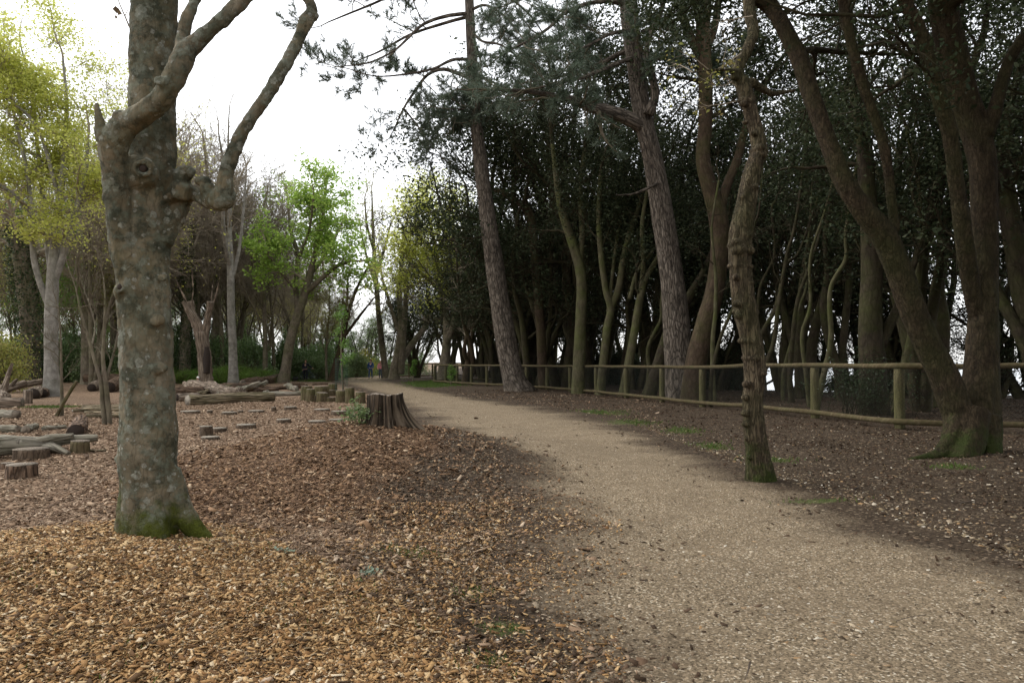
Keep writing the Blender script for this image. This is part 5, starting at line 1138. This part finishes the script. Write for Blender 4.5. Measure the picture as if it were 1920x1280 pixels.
log((455, 724), (528, 716), 7, 8, 'long brown trunk rising to the right at the back of the heap', 'brownlog', lump=.1, liftb=.05)
log((452, 738), (520, 734), 5, 4, 'thin dark branch log lying right of the heap', 'brownlog')
log((335, 735), (400, 728), 6, 6, 'thin brown trunk at the far back of the heap behind the child', 'brownlog')
log((495, 743), (572, 741), 4.5, 4.5, 'low slim log running from the heap towards the stools', 'greylog')
log((538, 729), (556, 733), 6, 4, 'small grey gnarled log left of the stools', 'greylog', lump=.2, ends=False)
log((480, 747), (502, 742), 6, 5, 'knuckled grey log end at the right of the beam', 'greylog', lump=.2)
log((345, 750), (430, 738), 5, 4, 'thin split branch slanting across the front of the log heap', 'paleplank', liftb=.25, lump=.16, ends=False)
log((408, 746), (500, 732), 6, 4, 'crooked grey branch lying diagonally over the log heap', 'greylog', liftb=.3, lump=.16, ends=False, spurs=[(.5, (.8, -.4, .3), 1.0, .09, .5)])
log((470, 734), (575, 727), 4, 3.5, 'long thin split pole right of the log heap', 'brownlog', lump=.14, ends=False)
log((330, 752), (372, 749), 8, 7, 'short broken log end poking out from behind the beech', 'deadwood', lump=.16, hollow=True)
for (px, wd, lab) in [(552, 38, 'thin plank edging in the chips before the cyclist'), (600, 30, 'short thin plank edging left of the path bend')]:
    log((px - wd / 2, 722), (px + wd / 2, 721), 1.6, 1.6, lab, 'brownlog', 'plank edgings in the chips', 'edging_plank', ends=False)
# ---- weathered stump on the mound
p = gnd(718, 800); Ys = p[1]; R0 = 33 * Ys / F; H = 60 * Ys / F
p = p + [0, R0 * 0.8, 0]; p[2] = g1(p[0], p[1])
t = thing('tree_stump', p, 'large weathered sawn stump with fluted sides and one long root, on the mound', 'stump')
nt_, nr = 150, 22; a = np.linspace(0, 2 * math.pi, nt_, endpoint=False)[None, :]; h = np.linspace(0, 1, nr)[:, None]
rs = np.random.default_rng(9)
fl = sum(np.sin(k * a + rs.uniform(0, 6) + 0.5 * h * rs.normal()) * w_ for k, w_ in ((4, .045), (7, .04), (11, .035), (18, .022), (29, .014), (41, .012)))
def lobe(c, w_): return np.exp(-((np.angle(np.exp(1j * (a - c)))) / w_) ** 2)
r = 1.0 + fl * (0.6 + 0.5 * (1 - h)) + 0.22 * (1 - h) ** 3
r = r + lobe(-0.18, 0.28) * (1.35 * (1 - h) ** 1.9 + 0.05) + lobe(-1.0, 0.28) * 0.42 * (1 - h) ** 2 + lobe(-2.1, .3) * .2 * (1 - h) ** 2 + lobe(2.9, 0.3) * 0.08 * (1 - h) ** 2.5 + lobe(1.3, .35) * .4 * (1 - h) ** 2
r = r - lobe(-0.75, 0.3) * 0.6 * (1 - 0.15 * h) - lobe(-1.5, .1) * .14 - lobe(-2.5, .1) * .12 - lobe(-1.9, .07) * .1
top = H * (0.97 + 0.035 * np.sin(3 * a + 1) + 0.008 * np.sin(17 * a) + 0.006 * np.sin(31 * a) + 0.02 * np.sin(2 * a + 2))
V = np.stack([p[0] + R0 * r * np.cos(a), p[1] + R0 * r * np.sin(a), p[2] - 0.08 + (top + 0.08) * h], -1).reshape(-1, 3)
C = np.stack([R0 * np.cos(a) + 0 * h, R0 * np.sin(a) + 0 * h, H * h + 0 * a], -1).reshape(-1, 3)
i = np.arange(nr - 1)[:, None] * nt_; j = np.arange(nt_)[None, :]; j2 = (j + 1) % nt_
mb = MB(); mb.add(V, np.stack([i + j, i + j2, i + nt_ + j2, i + nt_ + j], -1).reshape(-1, 4), C); mb.obj('stump_side', M['stump'], t, p)
ed = V.reshape(nr, nt_, 3)[-1]; ctr = ed.mean(0); jj = np.arange(nt_); k2 = (jj + 1) % nt_
mb = MB(); mb.add(np.vstack([ed + [0, 0, -0.004], ctr + (ed - ctr) * 0.55 + [0, 0, -0.018], ctr + [0, 0, -0.012]]), [np.stack([jj, k2, nt_ + k2, nt_ + jj], -1), np.stack([nt_ + jj, nt_ + k2, jj * 0 + 2 * nt_], -1)]); mb.obj('sawn_top', M['cut'], t, p)
# small bush beside it
rg = np.random.default_rng(15); c = p + np.array([-R0 * 1.15, -R0 * 0.35, 0]); c[2] = g1(c[0], c[1]); t = thing('holly_seedling', c, 'small glossy-leaved bush growing against the side of the big stump', 'shrub')
B = []; tips = []
for k in range(16): grow(rg, c + [rg.normal(0, .06), rg.normal(0, .05), 0], nrm([rg.normal(-.35, .5), rg.normal(-.1, .4), 0.8]), rg.uniform(.14, .26), .004, 2, dict(PB, n=[3, 3, 3]), B, tips)
mb = MB(); emit(B, mb, mb, 9); mb.obj('stems', M['stick'], t, c); lv = MB(); leaves(lv, tippos(tips, rg, 4, 0.03), .045, rg, .6); lv.obj('foliage', M['laurel'], t, c)
# lichen covered twigs and a big chip lying by the path
for (px, py, lab) in [(532, 1038, 'pale green lichen-covered twig lying in the chips right of the beech'), (690, 1078, 'second tuft of grey-green lichen lying near the soil edge')]:
    c = gnd(px, py); t = thing('lichen_twig', c, lab, 'lichen', 'lichen tufts on the chips'); lv = MB(); leaves(lv, c + rg.normal(size=(70, 3)) * [.03, .02, .008] + [0, 0, .012], .02, rg, .9)
    if 'lichen' not in M: M['lichen'] = leafmat('lichen', [(.2, .25, .17), (.3, .35, .26)], 0.1, 0.9)
    lv.obj('lichen_tuft', M['lichen'], t, c)
# ---- saplings, stake and guard
def sapling(px, py, traces, label, seed, leafm=None, nleaf=2, L=0.5, name='young_tree', n=5, mat='brownbark'):
    base = gnd(px, py); Yd = base[1]; t = thing(name, base, label, 'tree'); mb = MB(); LM = []
    for i, q in enumerate(traces):
        P, R = tr(q, Yd, [0, (i - 1) * .25, (i - 1) * .4] if i else None)
        if i == 0: P[0, 2] = base[2] - .03
        sweep(mb, P, R, 9, 0.06, 0.05, seed + i); LM.append((P, R))
    mb.obj('trunk', M[mat], t, base); rg = np.random.default_rng(seed)
    B, tips = crown_on(rg, LM, dict(PB, max=3), n, L, 0.3, 0.35, .3); mb = MB(); emit(B, mb, mb, 9, (5, 4, 4, 3), .0025); mb.obj('twigs', M['brownbark'], t, base)
    if leafm: lv = MB(); leaves(lv, tippos(tips, rg, nleaf, .06), .06, rg, .7); lv.obj('leaves', M[leafm], t, base)
    return t
sapling(202, 796, [[(206, 800, 10), (203, 760, 9), (198, 715, 8), (193, 670, 7), (196, 610, 5), (197, 560, 4), (194, 520, 2)], [(197, 798, 9), (192, 750, 8), (189, 715, 7), (176, 670, 6), (168, 640, 5.5), (152, 585, 4), (142, 540, 2.5), (128, 500, 1.5)], [(198, 715, 6), (208, 680, 4.5), (216, 650, 4), (222, 620, 3)], [(172, 650, 4), (178, 610, 3), (165, 560, 2)]], 'leafless young tree with two thin stems rising from the chips left of the beech', 610, None, 0, .55)
sapling(116, 780, [[(116, 784, 7), (116, 740, 6), (115, 700, 5), (114, 640, 4), (111, 590, 2.5)]], 'single-stemmed leafless sapling beside a leaning stake', 620, None, 0, .6, n=8)
log((106, 781), (109, 779), 2.6, 2.2, 'short diagonal stake propping the leafless sapling', 'stool', name='wooden_stake', ends=False, lump=.03, spurs=[(.2, (.42, .05, .8), .95, .045, .9)])
sapling(645, 741, [[(644, 744, 4), (642, 710, 3.5), (640, 670, 3), (640, 640, 2), (641, 610, 1.5)]], 'slender staked sapling with fresh leaves inside a wire guard', 630, 'fresh', 3, .5)
c = gnd(640, 741); t = thing('tree_guard', c, 'faint green wire mesh guard around the slender sapling', 'guard'); B = []; rr = .24; hh = 1.45
for k in range(16):
    a = k / 16 * 6.283
    B.append((np.array([c + [math.cos(a) * rr, math.sin(a) * rr, 0], c + [math.cos(a) * rr, math.sin(a) * rr, hh]]), np.array([.0022, .0022])))
for k in range(15):
    a = np.linspace(0, 6.283, 17); B.append((np.stack([c[0] + np.cos(a) * rr, c[1] + np.sin(a) * rr, c[2] + k * .1 + .03 + 0 * a], -1), np.full(17, .0022)))
mb = MB(); tubes(mb, B, 3); mb.obj('wire_mesh', M['guard'], t, c)
for (px, py, hg, lab) in [(637, 744, 12, 'left one of two short dark stakes inside the wire guard'), (646, 745, 14, 'right one of two short dark stakes inside the wire guard')]:
    stool(px, py, 4, hg, lab, 'short stakes at the wire guard', 'short_stake', 'disc', 'cut', cat='stake')
sapling(776, 716, [[(774, 722, 3), (775, 705, 2.5), (776, 685, 2)]], 'tiny staked plant on the grass before the fence corner', 640, 'fresh', 4, .25)
sapling(846, 722, [[(846, 726, 3), (845, 710, 2), (846, 695, 1.5)]], 'small leafy seedling at the foot of the far fence corner', 650, 'fresh', 2, .2)
# dead forked stump of a tree
stl = [[(386, 735, 30), (385, 700, 25), (382, 665, 25), (378, 640, 26), (376, 622, 26)], [(374, 628, 20), (368, 606, 17), (358, 590, 14), (350, 576, 11), (344, 566, 8)], [(368, 608, 13), (362, 590, 11), (358, 565, 10)], [(382, 630, 16), (388, 606, 13), (392, 586, 12), (396, 566, 13)], [(360, 585, 3), (345, 555, 2), (328, 520, 1.5)], [(396, 572, 3), (398, 545, 2), (400, 525, 1)], [(395, 580, 3), (406, 550, 2), (412, 520, 1)], [(360, 570, 3), (362, 540, 2), (360, 505, 1.5)]]
base = np.array([at(384, 712, 46)[0], 46, 0]); base[2] = g1(base[0], 46); t = thing('dead_tree', base, 'dead forked trunk with peeling pale bark and cut stubs behind the logs', 'tree')
mb = MB()
for i, q in enumerate(stl):
    P, R = tr(q, 46, [0, (i % 3 - 1) * .4] if i else None); sweep(mb, P, R, 14, .08, .12 if i < 4 else .03, 700 + i)
o = mb.obj('trunk', M['deadwood'], t, base); roughen(o, .16)
mb = MB(); P, R = tr([(388, 700, 12), (389, 670, 12), (388, 650, 7)], 45.55); sweep(mb, P, R, 10, .06, .15, 720); mb.obj('hollow', M['hollow'], t, base)

# ------------------------------------------------------------------ people
def skin(name, verts, rad, edges, mat, parent, root=0, sub=2):
    me = bpy.data.meshes.new(name); me.from_pydata([tuple(v) for v in verts], edges, [])
    o = bpy.data.objects.new(name, me); COL.objects.link(o); o.parent = parent
    m = o.modifiers.new('skin', 'SKIN'); m.use_smooth_shade = True
    for i, r in enumerate(rad):
        d = me.skin_vertices[0].data[i]; d.radius = r if isinstance(r, tuple) else (r, r); d.use_root = (i == root)
    m = o.modifiers.new('round', 'SUBSURF'); m.levels = sub; m.render_levels = sub
    me.materials.append(mat)
    return o
def person(loc, rz, H, J, label, cols, hairlen=0.0, hat=False, skirt=False):
    """J: joints in units of the standing height, x = the person's left, y = forward"""
    t = thing('person', loc, label, 'person'); t.rotation_euler = (0, 0, rz); t.scale = (H, H, H)
    skinm = plain('skin', (0.45, 0.27, 0.19), .6, .1); V = []; R = []; E = []
    def v(p, r): V.append(p); R.append(r); return len(V) - 1
    pel = v(J['pelvis'], .06); sp = v(J['spine'], .062); ch = v(J['chest'], .065); nk = v(J['neck'], .032); hd = v(J['head'], (.045, .052)); tp = v(J['crown'], (.038, .046))
    E += [(pel, sp), (sp, ch), (ch, nk), (nk, hd), (hd, tp)]
    f = np.array(J.get('face', (0, 1, 0)), float); ns = v(tuple(np.array(J['head']) + f * .066 + [0, 0, -.002]), .011); E.append((hd, ns))
    hands = {}
    for s in 'LR':
        a = v(J['sh' + s], .034); b = v(J['el' + s], .026); c = v(J['wr' + s], .019); E += [(ch, a), (a, b), (b, c)]
        d = nrm(np.array(J['wr' + s]) - np.array(J['el' + s])); pm = v(tuple(np.array(J['wr' + s]) + d * .03), .02); E.append((c, pm))
        sd = nrm(np.cross(d, [1, 0.2, 0.1])); nn = np.cross(d, sd)
        for k, (o_, l_) in enumerate([(-.016, .036), (-.005, .042), (.006, .039), (.016, .03)]):
            q = v(tuple(np.array(V[pm]) + d * (.012 + l_ * .5) + sd * o_), .0055); q2 = v(tuple(np.array(V[pm]) + d * (.012 + l_) + sd * o_ + nn * .008), .0045); E += [(pm, q), (q, q2)]
        q = v(tuple(np.array(V[pm]) + d * .01 - sd * .026 + nn * .012), .006); E.append((pm, q))
        h = v(J['hp' + s], .048); k_ = v(J['kn' + s], .034); an = v(J['an' + s], .022); to = v(tuple(np.array(J['an' + s]) + np.array(J.get('toe', (0, .07, -.02)))), .02); E += [(pel, h), (h, k_), (k_, an), (an, to)]
    skin('body', V, R, E, skinm, t)
    # jacket
    V = []; R = []; E = []
    a = v(tuple(np.array(J['pelvis']) + [0, 0, -.015]), (.088, .07)); b = v(J['spine'], (.086, .066)); c = v(J['chest'], (.088, .066)); d = v(tuple(np.array(J['neck']) * .75 + np.array(J['chest']) * .25), .04); E += [(a, b), (b, c), (c, d)]
    for s in 'LR':
        q = v(J['sh' + s], .043); e = v(J['el' + s], .034); w_ = v(J['wr' + s], .027); E += [(c, q), (q, e), (e, w_)]
    skin('jacket', V, R, E, cols[0], t)
    V = []; R = []; E = []; a = v(tuple(np.array(J['pelvis']) + [0, 0, .0]), (.074, .06))
    for s in 'LR':
        q = v(J['hp' + s], .056); e = v(J['kn' + s], .042); w_ = v(tuple(np.array(J['an' + s]) + [0, 0, .015]), .031); E += [(a, q), (q, e), (e, w_)]
    skin('trousers', V, R, E, cols[1], t)
    for s in 'LR':
        an = np.array(J['an' + s]); V = [tuple(an), tuple(an + np.array(J.get('toe', (0, .07, -.02))) * .55), tuple(an + np.array(J.get('toe', (0, .07, -.02))) * 1.15)]
        skin('shoe', V, [.03, .027, .024], [(0, 1), (1, 2)], cols[3], t)
    hdp = np.array(J['head']); cr = np.array(J['crown']); up = nrm(cr - hdp)
    mb = MB(); ball(mb, hdp * .35 + cr * .65 - f * .014, .058, (0.92, 1.02, .9), 12)
    for k in range(int(hairlen * 10)): ball(mb, hdp - f * .035 - up * .03 * k, .045, (1.1, .7, 1), 8)
    if hat: ring(mb, hdp * .45 + cr * .55, up, .055, .012, 20, 6)
    mb.obj('hat' if hat else 'hair', cols[2], t)
    return t
cm = lambda n, c: plain(n, c, .85, .15, 6)
STAND = dict(pelvis=(0, 0, .53), spine=(0, .0, .62), chest=(0, 0, .75), neck=(0, .005, .85), head=(0, .012, .91), crown=(0, .01, .955), shL=(.105, 0, .795), shR=(-.105, 0, .795), elL=(.135, -.02, .63), elR=(-.135, -.01, .63), wrL=(.13, .05, .49), wrR=(-.13, .04, .5),
             hpL=(.052, 0, .5), hpR=(-.052, 0, .5), knL=(.056, .02, .28), knR=(-.056, .02, .28), anL=(.06, -.01, .04), anR=(-.06, -.01, .04))
WALK = dict(STAND, knL=(.055, .08, .285), anL=(.055, .10, .045), knR=(-.055, .0, .285), anR=(-.058, -.10, .05), elL=(.14, -.05, .64), wrL=(.13, -.02, .5), elR=(-.14, .02, .63), wrR=(-.125, .10, .52))
WALK2 = dict(STAND, knR=(-.055, .07, .285), anR=(-.055, .08, .045), knL=(.055, .0, .285), anL=(.058, -.09, .05), elR=(-.14, -.04, .64), wrR=(-.13, 0.0, .5), elL=(.14, .02, .63), wrL=(.12, .11, .53))
def ground_at(px, Y): x = at(px, 690, Y)[0]; return (x, Y, g1(x, Y) + .012)
person(ground_at(695, 66), math.pi - .05, 1.76, WALK, 'walker in a navy blue coat and jeans coming down the path', [cm('navy_coat', (.035, .08, .22)), cm('jeans', (.06, .09, .16)), cm('brown_hair', (.12, .06, .03)), cm('dark_shoe', (.03, .025, .02))], .2)
person(ground_at(713.5, 66), math.pi + .08, 1.62, WALK2, 'walker in a pink jacket and grey trousers on the path', [cm('pink_jacket', (.8, .27, .33)), cm('grey_trousers', (.10, .11, .14)), cm('fair_hair', (.35, .17, .08)), cm('dark_shoe', (.03, .025, .02))], .4)
MAN = dict(STAND, elR=(-.2, .06, .68), wrR=(-.29, .12, .6), elL=(.14, -.02, .64), wrL=(.12, .06, .52))
Ym = 61.5
pm_ = ground_at(573, Ym)
# facing the camera: the person's right hand points to the left of the picture
person(pm_, math.pi, 1.74, dict(MAN, wrR=(-.30, -.06, .60), elR=(-.2, -.03, .69)), 'person in dark clothes standing with one arm out to a bicycle', [cm('black_jacket', (.018, .02, .03)), cm('black_trousers', (.014, .015, .02)), cm('reddish_hair', (.16, .07, .04)), cm('black_shoe', (.015, .015, .015))], .1)
bx = thing('bicycle', (pm_[0] + 0.05, Ym + .42, g1(pm_[0], Ym + .42)), 'dark bicycle standing behind the person in dark clothes', 'bicycle')
blk = plain('black_rubber', (.02, .02, .02), .7); frm = plain('dark_frame_paint', (.03, .06, .09), .35, .1); mtl = plain('bike_metal', (.35, .36, .37), .35, .1, 10, .8)
for x in (-.53, .53):
    mb = MB(); ring(mb, (x, 0, .34), (0, 1, 0), .315, .022, 36, 8); wh = mb.obj('wheel', blk, bx)
    mb = MB(); tubes(mb, [(np.array([(x, 0, .34), (x + math.cos(k * .5236) * .31, 0, .34 + math.sin(k * .5236) * .31)]), np.array([.003, .002])) for k in range(12)], 4); ball(mb, (x, 0, .34), .03, (1, 1.4, 1), 8); mb.obj('spokes', mtl, wh)
mb = MB()
for q in [[(-.53, 0, .34), (-.38, 0, .92)], [(-.40, 0, .84), (-.05, 0, .30)], [(-.39, 0, .9), (.14, 0, .86)], [(-.05, 0, .30), (.16, 0, .95)], [(-.05, 0, .3), (.53, 0, .34)], [(.53, 0, .34), (.14, 0, .85)]]: sweep(mb, q, [.018, .018], 8, .2, 0)
mb.obj('frame', frm, bx)
mb = MB(); sweep(mb, [(-.33, -.29, 1.0), (-.37, -.2, 1.02), (-.38, 0, .98), (-.37, .2, 1.02), (-.33, .29, 1.0)], [.014] * 5, 8, .05, 0); sweep(mb, [(-.38, 0, .9), (-.38, 0, 1.0)], [.015, .015], 8, .05, 0); mb.obj('handlebar', blk, bx)
mb = MB(); ball(mb, (.17, 0, .97), .12, (1.1, .6, .3)); mb.obj('saddle', blk, bx)
for s in (-1, 1):
    mb = MB(); sweep(mb, [(-.05, .05 * s, .3), (-.05 + .16 * s, .06 * s, .26 - .1 * s)], [.01, .01], 6, .05, 0); ball(mb, (-.05 + .16 * s, .1 * s, .26 - .1 * s), .045, (1, 1.2, .4), 6); mb.obj('pedal', mtl, bx)
c = np.array(ground_at(553, Ym)); t = thing('bag', c, 'low dark bundle lying on the ground left of the bicycle', 'bag'); mb = MB(); ball(mb, (0, 0, .13), .17, (1.7, .9, .9), 12); ball(mb, (.2, 0, .17), .12, (1, .8, 1)); o = mb.obj('bag_body', blk, t); fuse(o, .03, 4)
mb = MB(); sweep(mb, [(-.15, 0, .24), (-.1, 0, .36), (.05, 0, .37), (.1, 0, .25)], [.014] * 4, 6, .05, 0); mb.obj('handle', blk, t)
SIT = dict(pelvis=(0, 0, .13), spine=(0, -.01, .24), chest=(0, .01, .37), neck=(0, .02, .47), head=(0, .03, .545), crown=(0, .025, .62), shL=(.1, .01, .42), shR=(-.1, .01, .42), elL=(.13, .06, .3), elR=(-.13, .06, .3), wrL=(.07, .17, .24), wrR=(-.07, .17, .24), hpL=(.055, .03, .1), hpR=(-.055, .03, .1), knL=(.09, .24, .14), knR=(-.09, .24, .14), anL=(.08, .42, .04), anR=(-.08, .42, .04), toe=(0, .03, .06))
cp = np.array(ground_at(372, 38.5)) + [0, 0, .06]
person(cp, math.pi - .5, 1.12, SIT, 'small child in a pale blue top and white hat sitting behind the logs', [cm('pale_blue_top', (.30, .45, .72)), cm('blue_trousers', (.15, .22, .4)), cm('white_hat', (.8, .77, .7)), cm('child_shoe', (.3, .3, .32))], 0, True)
